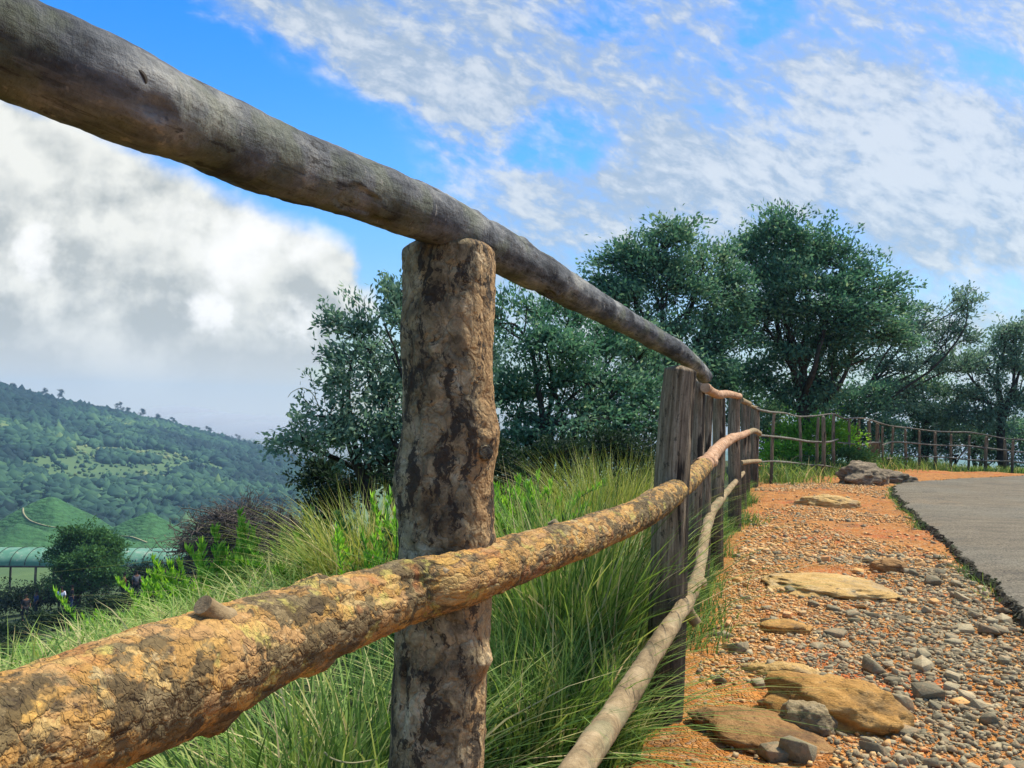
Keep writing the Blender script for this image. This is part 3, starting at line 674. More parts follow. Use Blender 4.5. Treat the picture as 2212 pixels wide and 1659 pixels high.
def field(name, n, tmin, tmax, smin, smax, seed, variants, sub=None):
    x, y, grey, g = scatter(n, tmin, tmax, seed); ti = stone_tints(grey, g)
    sz = np.clip(np.exp(g.normal(math.log((smin*smax)**.5*.92), .55, len(x))), smin*.6, smax*1.15)*np.where(ti < .5, 1.12, .85)
    z = path_z(x, y); Vs, Fs, As, off = [], [], [], 0; n = len(x)
    A, Bt, Ct = g.uniform(0, 6.3, n), g.uniform(-.6, .6, n), g.uniform(-.5, .5, n); vi = g.integers(len(variants), size=n)
    ca, sa, cb, sb, cc, sc_ = np.cos(A), np.sin(A), np.cos(Bt), np.sin(Bt), np.cos(Ct), np.sin(Ct); o0 = np.zeros(n); o1 = np.ones(n)
    def m3(*r): return np.stack(r, -1).reshape(n, 3, 3)
    M = m3(ca, -sa, o0, sa, ca, o0, o0, o0, o1) @ m3(o1, o0, o0, o0, cb, -sb, o0, sb, cb) @ m3(cc, -sc_, o0, sc_, cc, o0, o0, o0, o1)
    for q in range(len(variants)):
        k = np.where(vi == q)[0]; V, Tr = variants[q]
        if not len(k): continue
        Q = np.einsum('nij,nvj->nvi', M[k], V[None]*np.stack([g.uniform(.8, 1.25, len(k)), g.uniform(.7, 1.1, len(k)), g.uniform(.7, 1.3, len(k))], -1)[:, None])*sz[k][:, None, None]+np.stack([x[k], y[k], z[k]+sz[k]*.15], -1)[:, None]
        Vs.append(Q.reshape(-1, 3)); Fs.append((Tr[None]+(off+np.arange(len(k))*len(V))[:, None, None]).reshape(-1, 3)); As.append(np.repeat(ti[k], len(V))); off += len(k)*len(V)
    o = mesh(name, np.vstack(Vs), np.vstack(Fs), MATS['stone'], attrs={'tint': np.concatenate(As)})
    return o
tag(field('gravel', 85000, -1.9, 4.6, .004, .019, 71, SMALL), 'fine grey and ochre gravel covering the path', 'gravel', kind='stuff')
tag(field('rubble', 52000, 4.2, 17, .006, .030, 72, SMALL), 'orange rubble covering the far part of the path', 'gravel', kind='stuff')
x, y, grey, g = scatter(1900, -1.6, 4.6, 73); ti = stone_tints(grey, g)
kk = 0
for k in range(len(x)):
    if kk >= 285: break
    if ti[k] > .55 and g.uniform() < .6: continue
    sz = float(np.clip(np.exp(g.normal(math.log(.041), .30)), .026, .075))
    if ti[k] < .42: stone_at(x[k], y[k], sz, ti[k], k, 300+k, 'angular grey stone lying loose among the gravel of the path', 'loose grey stones on the path')
    else: stone_at(x[k], y[k], sz*.9, ti[k], k, 300+k, 'ochre or rusty stone lying loose among the gravel of the path', 'loose ochre stones on the path')
    kk += 1
# crumbs of asphalt and moss along the road edge

# ------------------------------------------------------------------ plants
def blades(name, root, hgt, lean, width, mat, parent=None, droop=.8, tint=None, seed=0, seg=5):
    """grass: root (n,3), hgt (n), lean (n,2) horizontal reach as a share of the height"""
    g = np.random.default_rng(seed); n = len(root); s = np.linspace(0, 1, seg+1)
    hor = lean[:, None, :]*(s**1.9)[None, :, None]*hgt[:, None, None]
    ll = np.linalg.norm(lean, axis=1); z = hgt[:, None]*(s[None]-droop*np.minimum(ll, 1.6)[:, None]*.42*s[None]**2.4)
    ctr = np.concatenate([root[:, None, :2]+hor, (root[:, 2:3]+z)[..., None]], -1)
    side = norm(np.stack([-lean[:, 1], lean[:, 0]], -1)+g.normal(size=(n, 2))*.5); side = np.concatenate([side, np.zeros((n, 1))], 1)
    w = width[:, None]*(1-s[None]**1.6)*.5+.0002
    A = ctr-side[:, None]*w[..., None]; B = ctr+side[:, None]*w[..., None]
    V = np.stack([A, B], 2).reshape(n, -1, 3)
    q = np.array([[2*k, 2*k+1, 2*k+3, 2*k+2] for k in range(seg)])
    Fq = (np.arange(n)[:, None, None]*(2*(seg+1))+q[None]).reshape(-1, 4)
    tint = g.uniform(0, 1, n) if tint is None else tint
    return mesh(name, V.reshape(-1, 3), Fq, MATS[mat], parent, smooth=True, attrs={'tint': np.repeat(np.clip(tint, 0, 1), 2*(seg+1))})
def edge_crumbs():
    g = np.random.default_rng(5); Vs, Fs, As, off = [], [], [], 0
    for k in range(1500):
        i = g.integers(20, len(E2)-1); out = abs(g.normal(0, .05))+.0; p = E2[i]+nE[i]*out; sz = g.uniform(.006, .019)
        V, Tr = SMALL[g.integers(len(SMALL))]
        Q = V*sz @ rotm(g.uniform(0, 6.3), g.uniform(-.8, .8), 0).T+(p[0], p[1], max(.0, .09-out*.9)); Vs.append(Q); Fs.append(Tr+off); off += len(V)
    n = 2600; i = g.integers(20, len(E2)-1, n); tt = np.arange(n); k_ = vnoise(np.stack([i*.03, i*0.0, i*0.0], -1), 5) > -.05; i = i[k_]; n = len(i)
    p = E2[i]+nE[i]*(.03+np.abs(g.normal(0, .04, n)))[:, None]; dd = np.hypot(p[:, 0], p[:, 1])
    tag(blades('edge_grass', np.stack([p[:, 0], p[:, 1], np.full(n, .0)], -1), g.uniform(.04, .13, n), g.normal(size=(n, 2))*.7+nE[i]*.3, np.interp(dd, [3, 12], [.006, .012])*g.uniform(.6, 1.3, n), 'grass_blade', None, .8, np.clip(g.normal(.2, .2, n), 0, 1), 61, 3), 'short weeds along the broken road edge', 'grass', kind='stuff')
    tag(mesh('asphalt_crumbs', np.vstack(Vs), np.vstack(Fs), MATS['road_edge']), 'dark crumbled asphalt along the broken road edge', 'rubble', kind='stuff')
edge_crumbs()
def tussock(name, label, x, y, n, rad, h, mat, seed, spread=.9, bias=(0, 0), cat='grass clump', width=.0095, tm=.46, ts=.28):
    g = np.random.default_rng(seed); z = float(terr(x, y))
    a = g.uniform(0, 6.283, n); r = rad*np.sqrt(g.uniform(0, 1, n))
    root = np.stack([x+r*np.cos(a), y+r*np.sin(a), np.full(n, z-.02)], -1); root[:, 2] = terr(root[:, 0], root[:, 1])-.02
    ln = (np.stack([np.cos(a), np.sin(a)], -1)*(.15+r/rad)[:, None]*.55+g.normal(size=(n, 2))*.36)*spread*g.uniform(.5, 1.35, n)[:, None]+np.array(bias)
    hh = h*(.35+.75*g.uniform(0, 1, n)**.8)
    o = blades(name, root, hh, ln, width*g.uniform(.6, 1.3, n), mat, None, .8, g.normal(tm, ts, n), seed)
    return tag(o, label, cat)
def leaves(cen, dirs, ln, wd, g, up=.4):
    n = len(cen); d = norm(dirs); rnd = norm(g.normal(size=(n, 3))+np.array((0, 0, up))); s = norm(np.cross(d, rnd)); nn = np.cross(s, d)
    ln = ln[:, None]; wd = wd[:, None]
    V = np.stack([cen, cen+d*ln*.45+s*wd*.5+nn*ln*.06, cen+d*ln-nn*ln*.05, cen+d*ln*.45-s*wd*.5+nn*ln*.06], 1)
    return V.reshape(-1, 3), np.arange(n*4).reshape(n, 4)
def tubes(lines, sides=5):
    """lines: list of (points (k,3), radii (k))"""
    Vs, Fs, off = [], [], 0; th = np.linspace(0, 6.283, sides, endpoint=False)
    for P, r in lines:
        P = np.asarray(P, float); r = np.asarray(r, float); k = len(P); tan = norm(np.gradient(P, axis=0))
        ref = np.where(np.abs(tan[:, 2:3]) < .8, np.array([[0, 0, 1.]]), np.array([[1., 0, 0]])); ref = np.broadcast_to(ref[k//2], (k, 3))
        n = norm(np.cross(tan, ref)); b = np.cross(tan, n)
        V = P[:, None]+r[:, None, None]*(n[:, None]*np.cos(th)[None, :, None]+b[:, None]*np.sin(th)[None, :, None])
        i = np.arange(k-1)[:, None]*sides; j = np.arange(sides)[None]; j2 = (j+1) % sides
        Fs.append(np.stack([i+j, i+j2, i+sides+j2, i+sides+j], -1).reshape(-1, 4)+off); Vs.append(V.reshape(-1, 3)); off += k*sides
    return np.vstack(Vs), np.vstack(Fs)
def bend(p, q, g, k=6, amt=.12, sag=0):
    s = np.linspace(0, 1, k)[:, None]; L = np.linalg.norm(q-p)
    off = g.normal(size=3)*amt*L; w = np.sin(s*math.pi)
    return p*(1-s)+q*s+off*w*.5+np.cumsum(g.normal(size=(k, 3)), 0)*amt*L*.08*w+np.array((0, 0, sag*L))*w
def tree(name, label, base, fork, clumps, tips_per, leaves_per, ll, mat, cat='tree', seed=0, r0=.12, bark='trunk_bark', depth_ratio=.8, group=None, twig_r=.006, cl=.16, stems=1, droop=.1, holes=.4, shoots=1.0, updir=.3, twigs=1.0):
    """clumps: (centre(3), rx, ry, rz, weight)"""
    g = np.random.default_rng(seed); base = np.asarray(base, float); fork = np.asarray(fork, float)
    t = thing(name, label, cat, base, group); lines = []
    cs = [np.asarray(c[0], float) for c in clumps]; mean = np.mean(cs, 0)
    lc, ld, lt = [], [], []
    trunks = []
    for s in range(stems):
        b0 = base+np.append(g.normal(size=2)*(.12 if stems > 1 else 0), 0); f0 = fork+g.normal(size=3)*(.25 if stems > 1 else 0)
        tr = bend(b0, f0, g, 9, .10); lines.append((tr, np.linspace(r0*(1.25 if stems == 1 else .8), r0*.62, 9))); trunks.append(tr)
    for ci, (cc, rx, ry, rz, wt) in enumerate(clumps):
        cc = np.asarray(cc, float); tr = trunks[ci % stems]; start = tr[g.integers(5, 9)]
        br = bend(start, cc, g, 9, .14, .04); rb = np.linspace(r0*.5, r0*.16, 9); lines.append((br, rb))
        nt = max(4, int(tips_per*wt*1.15)); R3 = np.array((rx, ry, rz))
        nb = max(5, int(8+4*wt)); bc = norm(g.normal(size=(nb, 3))+np.array((0, 0, .25)))*g.uniform(.35, 1.05, (nb, 1))*R3; bs = g.uniform(.20, .42, nb)
        wh = g.integers(nb, size=nt); v = norm(g.normal(size=(nt, 3))); rr = g.uniform(.0, 1, nt)**.5
        loc = bc[wh]+v*rr[:, None]*bs[wh][:, None]*R3*np.array((1.25, 1.25, .55)); lump = fbm((cc+loc)*(1.4/max(rx, .3))+seed, 3, seed)
        keep = lump > -.45+holes*g.uniform(0, 1, nt); loc = loc[keep]
        tips = cc+loc
        # long shoots that break the outline
        for q in range(int(shoots*(2+4*wt))):
            v_ = norm(g.normal(size=3)+np.array((0, 0, .55))); p = cc+v_*R3*.55; q2 = cc+v_*R3*g.uniform(1.05, 1.5)+np.array((0, 0, .08*rx)); sh = bend(p, q2, g, 6, .2, .05); lines.append((sh, np.linspace(twig_r*.9, twig_r*.3, 6)))
            m = int(leaves_per*1.6); s_ = g.uniform(.2, 1.05, m); pos = np.stack([np.interp(s_*5, np.arange(6), sh[:, j]) for j in range(3)], -1)+g.normal(size=(m, 3))*ll*.45
            lc.append(pos); ld.append(norm(q2-p)*.8+g.normal(size=(m, 3))*.8); lt.append(np.clip(.5+g.normal(size=m)*.18, 0, 1))
        # secondary limbs inside the clump
        k2 = max(3, int(4*wt**.5)); sec = cc+norm(g.normal(size=(k2, 3)))*np.array((rx, ry, rz))*.55; secl = []
        for q in sec:
            b2 = bend(br[g.integers(4, 9)], q, g, 7, .16); lines.append((b2, np.linspace(r0*.16, twig_r*1.2, 7))); secl.append(b2)
        anchors = np.vstack([br[4:]]+[s_[2:] for s_ in secl])
        for q in tips:
            p = anchors[((anchors-q)**2).sum(1).argmin()]
            if g.uniform() < twigs: lines.append((bend(p, q+(q-p)*.05, g, 4, .15), np.linspace(twig_r, twig_r*.35, 4)))
            m = max(3, int(leaves_per*1.25*g.uniform(.5, 1.5))); s = g.uniform(.35, 1.12, m)
            pos = p+(q-p)*s[:, None]+g.normal(size=(m, 3))*cl*.8*np.array((1, 1, .6))
            lc.append(pos); out = norm(pos-mean)*.5+norm(q-p)*.6+g.normal(size=(m, 3))*.7+np.array((0, 0, updir-droop)); ld.append(out)
            lt.append(np.full(m, np.clip(.42+lump[keep][0]*.0+.25*fbm(q[None]*1.1+seed*2.0, 2, 5)[0], 0, 1))+g.normal(size=m)*.16+(g.uniform(size=m) < .05)*.4)
    V, Fq = tubes(lines); mesh('trunk', V, Fq, MATS[bark], t, smooth=True)
    lc = np.vstack(lc); ld = np.vstack(ld); lt = np.clip(np.concatenate(lt)+.25*fbm(lc*(.9/max(ll/.1, .6)), 2, seed+40), 0, 1); n = len(lc)
    V, Fq = leaves(lc, ld, ll*g.uniform(.5, 1.1, n), ll*g.uniform(.3, .46, n), g)
    mesh('crown', V, Fq, MATS[mat], t, attrs={'tint': np.repeat(lt, 4)})
    return t
def CL(u, v, d, ru, rv, w=1.0, dr=.8):
    k = d/F; return (W(u, v, d), ru*k, (ru+rv)/2*k*dr, rv*k, w)
NT = 0
def foot(u, d, dz=0):
    p = W(u, 900, d); return np.array((p[0], p[1], float(terr(p[0], p[1]))+dz))

tree('tree', 'open leafy tree with drooping twigs behind the brown foreground post', foot(860, 9), W(850, 1000, 9),
     [CL(830, 700, 9, 95, 75, 1.0), CL(760, 790, 8.7, 80, 85, .9), CL(700, 900, 8.5, 90, 70, .9), CL(640, 950, 8.3, 60, 45, .5), CL(840, 860, 9, 100, 90, 1.5), CL(780, 960, 8.8, 110, 70, 1.5), CL(900, 780, 9.4, 120, 110, 1.4), CL(930, 930, 9.4, 130, 90, 1.6), CL(1010, 800, 9.6, 90, 100, 1.0), CL(860, 640, 9.2, 40, 40, .3), CL(735, 700, 9, 40, 40, .25)],
     66, 15, .085, 'leaf_pale', seed=1, r0=.07, stems=4, cl=.10, twig_r=.004, holes=.3)
tree('tree', 'dense dark leafy tree behind the top rail between the brown and grey posts', foot(1180, 11.5), W(1180, 980, 11.5),
     [CL(1110, 700, 11.5, 85, 80, .9), CL(1180, 760, 11, 110, 80, 1.6), CL(1130, 860, 11.3, 120, 90, 1.9), CL(1270, 830, 11.2, 120, 95, 2.0), CL(1240, 930, 10.8, 140, 70, 1.8), CL(1350, 910, 11.5, 110, 90, 1.7), CL(1080, 960, 11, 110, 60, 1.2), CL(1330, 760, 12, 100, 90, 1.4), CL(1230, 680, 12, 70, 55, .7), CL(1400, 840, 12, 90, 110, 1.5)],
     84, 17, .095, 'leaf_tree', seed=2, r0=.10, stems=3, cl=.13, twig_r=.005)
tree('tree', 'tall tree with a tufted flat topped crown left of the tallest tree', foot(1440, 19), W(1440, 830, 19),
     [CL(1455, 505, 19, 62, 42, .9), CL(1350, 560, 19, 80, 40, .9), CL(1420, 590, 19, 110, 60, 1.7), CL(1520, 570, 19.3, 75, 50, 1.0), CL(1370, 650, 18.6, 120, 65, 1.8), CL(1490, 670, 18.8, 120, 80, 2.2), CL(1420, 750, 18.6, 130, 80, 2.0), CL(1530, 770, 19, 90, 80, 1.4), CL(1310, 620, 19, 45, 35, .5), CL(1565, 640, 19.5, 55, 50, .9), CL(1575, 720, 19.5, 50, 50, .8)],
     105, 17, .14, 'leaf_tree', seed=3, r0=.17, cl=.22, twig_r=.008)
tree('tree', 'tallest tree with a broad domed crown beyond the fence', foot(1742, 21), W(1735, 800, 21),
     [CL(1690, 495, 21, 78, 48, 1.1), CL(1620, 560, 21, 60, 50, .7), CL(1745, 540, 21, 100, 62, 1.7), CL(1820, 580, 21, 90, 65, 1.5), CL(1680, 620, 20.6, 110, 75, 2.0), CL(1790, 660, 20.5, 130, 75, 2.2), CL(1890, 640, 21, 75, 60, 1.0), CL(1650, 700, 20.7, 90, 70, 1.4), CL(1730, 740, 20.6, 120, 70, 1.8), CL(1850, 730, 20.8, 110, 70, 1.7), CL(1770, 820, 21, 90, 60, 1.2), CL(1640, 800, 21, 60, 50, .8), CL(1925, 690, 21.4, 45, 45, .5), CL(1700, 850, 21, 60, 40, .7)],
     110, 17, .145, 'leaf_tree', seed=4, r0=.2, cl=.23, twig_r=.008)
tree('tree', 'leaning open tree with bare spreading limbs right of the tallest tree', foot(1845, 25), W(1870, 840, 25),
     [CL(1995, 690, 25, 75, 50, 1.2), CL(2075, 665, 25, 45, 50, .8), CL(1950, 740, 25, 85, 45, .9), CL(2050, 735, 25, 60, 45, 1.0), CL(1900, 800, 25, 60, 50, .6), CL(2000, 780, 25.3, 80, 35, .6), CL(1870, 900, 25, 90, 35, .6), CL(1820, 850, 25, 50, 45, .5), CL(2090, 650, 25, 20, 25, .15), CL(1950, 800, 25, 80, 50, 1.0), CL(2060, 800, 25.5, 70, 45, .9), CL(1930, 860, 25, 70, 40, .8)],
     72, 13, .135, 'leaf_pale', seed=5, r0=.095, cl=.20, twig_r=.010, holes=.35)
tree('tree', 'round low dark tree under the leaning tree behind the far fence', foot(1995, 27), W(1995, 900, 27),
     [CL(1985, 830, 27, 70, 45, 1.2), CL(2030, 870, 27, 60, 40, .9), CL(1945, 880, 27, 45, 40, .6), CL(1990, 900, 27, 90, 40, 1.0)],
     84, 16, .15, 'leaf_tree', seed=6, r0=.13, cl=.22, twig_r=.009)
tree('tree', 'pale green tree cut off by the right edge of the picture', foot(2170, 26), W(2170, 880, 26),
     [CL(2180, 730, 26, 45, 40, .6), CL(2130, 790, 26, 60, 50, .9), CL(2210, 780, 26, 60, 60, 1.0), CL(2100, 860, 26, 70, 50, 1.0), CL(2190, 870, 26, 80, 60, 1.4), CL(2260, 800, 26, 60, 80, 1.2), CL(2130, 910, 26, 90, 35, 1.0), CL(2080, 790, 26, 50, 45, .9), CL(2190, 720, 26, 50, 35, .7), CL(2050, 900, 26, 60, 40, .9)],
     84, 14, .14, 'leaf_pale', seed=7, r0=.14, cl=.22, twig_r=.009, holes=.3)
# undergrowth behind the fence
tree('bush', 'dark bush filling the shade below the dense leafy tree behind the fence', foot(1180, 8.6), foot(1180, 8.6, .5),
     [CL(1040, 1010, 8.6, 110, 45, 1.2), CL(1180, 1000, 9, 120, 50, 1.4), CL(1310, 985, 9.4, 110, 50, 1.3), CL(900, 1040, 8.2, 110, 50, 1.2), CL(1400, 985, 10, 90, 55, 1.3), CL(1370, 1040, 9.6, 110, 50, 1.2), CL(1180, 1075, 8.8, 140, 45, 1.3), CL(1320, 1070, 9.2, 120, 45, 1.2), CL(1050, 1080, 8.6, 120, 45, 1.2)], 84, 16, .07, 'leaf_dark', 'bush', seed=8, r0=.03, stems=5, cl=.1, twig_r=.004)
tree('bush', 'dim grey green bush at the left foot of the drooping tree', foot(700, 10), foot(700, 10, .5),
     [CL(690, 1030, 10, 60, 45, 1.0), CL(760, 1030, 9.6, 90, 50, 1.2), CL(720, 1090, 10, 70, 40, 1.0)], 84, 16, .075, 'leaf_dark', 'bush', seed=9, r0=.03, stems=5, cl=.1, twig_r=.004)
tree('bush', 'bright green feathery bush behind the posts where the fence turns', foot(1745, 20.6), foot(1745, 20.6, .4),
     [CL(1745, 935, 20.6, 80, 40, 1.8), CL(1690, 975, 20, 45, 32, 1.0), CL(1805, 955, 20.8, 48, 36, 1.0), CL(1735, 985, 20.2, 80, 28, 1.2)], 100, 18, .11, 'leaf_lime', 'bush', seed=10, r0=.04, stems=5, cl=.12, twig_r=.005, updir=.9)
tree('bush', 'low ferny bush between the slim posts and the slanted lichen covered boulder', foot(1800, 20), foot(1800, 20, .2),
     [CL(1770, 1010, 19.5, 70, 20, 1.0), CL(1850, 990, 20, 50, 22, .9), CL(1690, 1015, 17.5, 45, 18, .7), CL(1900, 1000, 22.4, 45, 20, .7)], 84, 15, .10, 'leaf_bush', 'bush', seed=11, r0=.02, stems=6, cl=.12, twig_r=.004)

# sprigs: upright soft leaved plants
def sprig(name, label, u, d, h, n, wid, ll, mat, seed, cat='plant', dz=0, group=None):
    g = np.random.default_rng(seed); b = foot(u, d, dz); t = thing(name, label, cat, b, group); lines, lc, ld = [], [], []
    for k in range(n):
        p = b+np.append(g.normal(size=2)*wid*.25, -.03); q = p+np.append(g.normal(size=2)*wid*.55, h*g.uniform(.55, 1.05))
        P = bend(p, q, g, 8, .12); lines.append((P, np.linspace(.006, .0025, 8)))
        m = int(75*g.uniform(.8, 1.2)); s = g.uniform(.25, 1, m)**.7; pos = np.stack([np.interp(s*7, np.arange(8), P[:, j]) for j in range(3)], -1)
        dr = norm(np.concatenate([g.normal(size=(m, 2)), np.zeros((m, 1))], 1))*(.9-.5*s)[:, None]+np.array((0, 0, 1))*(.35+.6*s)[:, None]
        lc.append(pos+g.normal(size=(m, 3))*.006); ld.append(dr)
    V, Fq = tubes(lines, 4); mesh('stem', V, Fq, MATS['leaf_bush'], t, smooth=True, attrs={'tint': np.full(len(V), .6)})
    lc = np.vstack(lc); ld = np.vstack(ld); n_ = len(lc)
    V, Fq = leaves(lc, ld, ll*g.uniform(.6, 1.2, n_), ll*g.uniform(.16, .28, n_), g); tn = np.clip(g.normal(.5, .22, n_), 0, 1)
    mesh('foliage', V, Fq, MATS[mat], t, attrs={'tint': np.repeat(tn, 4)})
    return t
sprig('leafy_plant', 'tallest bright green sprig standing against the brown leafless tree', 525, 8.2, .92, 18, .34, .11, 'leaf_lime', 1)
sprig('leafy_plant', 'bright green sprig with several shoots left of the tallest sprig', 448, 8.8, .74, 20, .44, .10, 'leaf_lime', 2)
sprig('leafy_plant', 'low bright green plant in front of the shaded people left of the sprigs', 355, 9.5, .74, 24, .60, .10, 'leaf_lime', 3)
sprig('leafy_plant', 'short green plant beside the right flank of the tallest sprig', 615, 7.4, .45, 16, .45, .08, 'leaf_bright', 4)
sprig('leafy_plant', 'light green shoots touching the left side of the brown foreground post', 838, 4.3, .70, 14, .22, .055, 'leaf_lime', 5)
sprig('leafy_plant', 'vivid green leafy plant between the brown and grey posts', 1118, 5.2, .74, 60, .40, .055, 'leaf_lime', 6)
sprig('leafy_plant', 'green plant half hidden by long grass below the left tussock', 690, 5.4, .34, 14, .40, .06, 'leaf_bright', 7)
sprig('leafy_plant', 'small green seedling poking up at the foot of the brown post', 1130, 1.9, .30, 4, .10, .05, 'leaf_bright', 8)
for k, (u, d, h) in enumerate([(40, 12.5, .55), (120, 13, .5), (210, 13.5, .6), (265, 12.5, .5), (-20, 13.5, .6), (305, 11.5, .5), (160, 11.8, .4), (80, 11.2, .45), (240, 10.8, .42), (20, 10.6, .4)]):
    sprig('leafy_plant', 'soft green weed on the grassy slope above the orange rail at far left', u, d, h, 12, .6, .11, 'leaf_lime', 20+k, group='green weeds on the left slope')

for k, (u, d, h, w_) in enumerate([(760, 5.6, .55, .4), (860, 4.9, .62, .3), (700, 6.4, .5, .5), (1090, 4.4, .5, .3), (1190, 5.0, .62, .35), (640, 7.2, .45, .5), (1075, 3.4, .42, .22), (900, 3.2, .40, .25)]):
    sprig('leafy_weed', 'leafy dark green weed growing through the bank grass by the brown post', u, d, h, 16, w_, .06, 'leaf_bush', 220+k, group='dark green weeds in the bank grass')
# tussocks that can be told apart
def tu(label, u, d, n, rad, h, mat, seed, **k):
    p = W(u, 900, d); return tussock('grass_tussock', label, p[0], p[1], n, rad, h, mat, seed, **k)
tu('big dark green tussock of long grass between the brown post and the grey post', 1245, 3.3, 1500, .28, .98, 'grass_blade', 1, spread=.75, tm=.46, ts=.3)
tu('golden green tussock of fine grass left of the grey post top', 1330, 6.4, 2200, .42, .98, 'grass_gold', 2, spread=.9, tm=.35, width=.010)
tu('golden tussock trailing down behind the vivid green plant', 1230, 5.4, 1300, .42, .70, 'grass_gold', 3, spread=.9, tm=.35, width=.009)
tu('arching pale tussock left of the brown foreground post', 830, 5.0, 1300, .36, .80, 'grass_gold', 4, spread=1.05, tm=.45, width=.010)
tu('long grass tussock sprawling below the orange rail at the foot of the brown post', 800, 2.1, 800, .22, .62, 'grass_blade', 5, spread=1.2, tm=.45)
tu('green tussock hanging over the bottom edge left of the brown post', 640, 1.9, 700, .20, .55, 'grass_blade', 6, spread=1.2, tm=.45)
tu('wild tussock between the brown post and the low rail at the bottom edge', 1130, 2.6, 950, .24, .62, 'grass_blade', 7, spread=1.25, tm=.42)
tu('tussock of long blades leaning over the base of the grey post', 1285, 2.75, 700, .18, .55, 'grass_blade', 8, spread=1.0, bias=(-.25, .1), tm=.45)
tu('grass clump growing on the bank behind the tallest bright sprig', 735, 6.4, 1000, .35, .48, 'grass_gold', 9, spread=1.0, tm=.45, width=.010)
# general grass on the bank
def bank():
    g = np.random.default_rng(12); n = 34000
    y = g.uniform(.9, 24, n)**1.0; s = g.uniform(.1, 1, n)**1.0*np.interp(y, [0, 4, 24], [2.4, 5, 16])
    y = np.where(g.uniform(size=n) < .55, g.uniform(.9, 8, n), y)
    t = (y-F0[1])/FD[1]; x = F0[0]+FD[0]*t-FR[0]*s; yy = y-FR[1]*s*1.0
    P = np.stack([x, yy, x*0], -1); k = (g.uniform(size=n) < .55+.9*fbm(P*1.2, 2, 3)); x, yy, y = x[k], yy[k], y[k]; P = P[k]; n = len(x)
    root = np.stack([x, yy, terr(x, yy)-.02], -1); dist = np.hypot(x, yy)
    h = g.uniform(.16, .42, n)*(1+.6*fbm(P*.8, 2, 4))*np.interp(dist, [1, 3], [.8, 1.0]); ln = g.normal(size=(n, 2))*.75
    tn = np.clip(.45+.5*fbm(P*.6, 3, 8)+g.normal(size=n)*.18, 0, 1)
    tag(blades('grass', root, h, ln, np.interp(dist, [1, 4, 25], [.008, .011, .03])*g.uniform(.6, 1.3, n), 'grass_blade', None, .8, tn, 5, 4), 'wild grass covering the bank behind the fence', 'grass', kind='stuff')
    n = 420; y = g.uniform(3.0, 8, n); s_ = g.uniform(.3, 1.6, n); t = (y-F0[1])/FD[1]; x = F0[0]+FD[0]*t-FR[0]*s_; yy = y-FR[1]*s_
    tag(blades('dry_grass', np.stack([x, yy, terr(x, yy)-.02], -1), g.uniform(.3, .7, n), g.normal(size=(n, 2))*.6, g.uniform(.004, .007, n), 'grass_blade', None, .6, g.uniform(.85, 1, n), 15, 5), 'dry straw stalks scattered through the bank grass', 'grass', kind='stuff')
    # thin fringe on the path side of the posts and along the far fence
    n = 5200; t = g.uniform(-1.0, 12, n); s = np.abs(g.normal(0, .13, n))*(.6+.8*vnoise(np.stack([t*.9, t*0, t*0], -1), 3)); s = s-.10
    x = F0[0]+FR[0]*s+FD[0]*t; yy = F0[1]+FR[1]*s+FD[1]*t; k = (vnoise(np.stack([t*1.4, t*0+3, t*0], -1), 9) > -.25)|(s < 0)
    x, yy, t = x[k], yy[k], t[k]; n = len(x); root = np.stack([x, yy, np.full(n, -.01)], -1)
    tag(blades('grass_fringe', root, g.uniform(.07, .26, n), g.normal(size=(n, 2))*.6+np.array((.2, -.1)), np.interp(t, [-1, 3, 12], [.006, .009, .014])*g.uniform(.6, 1.2, n), 'grass_blade', None, .8, np.clip(g.normal(.25, .2, n), 0, 1), 6, 4), 'grass fringe along the foot of the log fence', 'grass', kind='stuff')
    n = 7000; fx = np.interp(g.uniform(1640, 2330, n), fu, np.arange(len(fu))); xs = np.array([W(u, 905, d) for u, d in zip(fu, fd)])
    x = np.interp(fx, np.arange(len(fu)), xs[:, 0])+g.normal(size=n)*.5; yy = np.interp(fx, np.arange(len(fu)), xs[:, 1])+g.normal(size=n)*.35+.35
    tag(blades('verge_grass', np.stack([x, yy, np.full(n, -.02)], -1), g.uniform(.12, .5, n)*(.5+.8*np.clip(fbm(np.stack([x, yy, x*0], -1)*.8, 2, 7)+.4, 0, 1)), g.normal(size=(n, 2))*.5, g.uniform(.012, .025, n), 'grass_blade', None, .8, np.clip(g.normal(.45, .25, n), 0, 1), 7, 3), 'rough grass under the far branch fence', 'grass', kind='stuff')
bank()
# two dry stalks and a bent stem in the foreground grass
def stalk(label, pts, r):
    V, Fq = tubes([(catmull([np.append(W(*p), r) for p in pts], 24)[0][:, :3], np.linspace(r, r*.5, 24))], 6)
    tag(mesh('dry_stalk', V, Fq, MATS['pale_dirt'], smooth=True), label, 'stalk')
stalk('thin bent dry stem lying in the grass at the bottom left of the brown post', [(700, 1625, 1.75), (720, 1640, 1.75), (760, 1648, 1.76), (815, 1640, 1.8)], .0022)
stalk('long arching bare twig above the drooping tree at left', [(690, 880, 8.4), (676, 852, 8.4), (655, 838, 8.4), (632, 846, 8.4), (622, 858, 8.4)], .006)

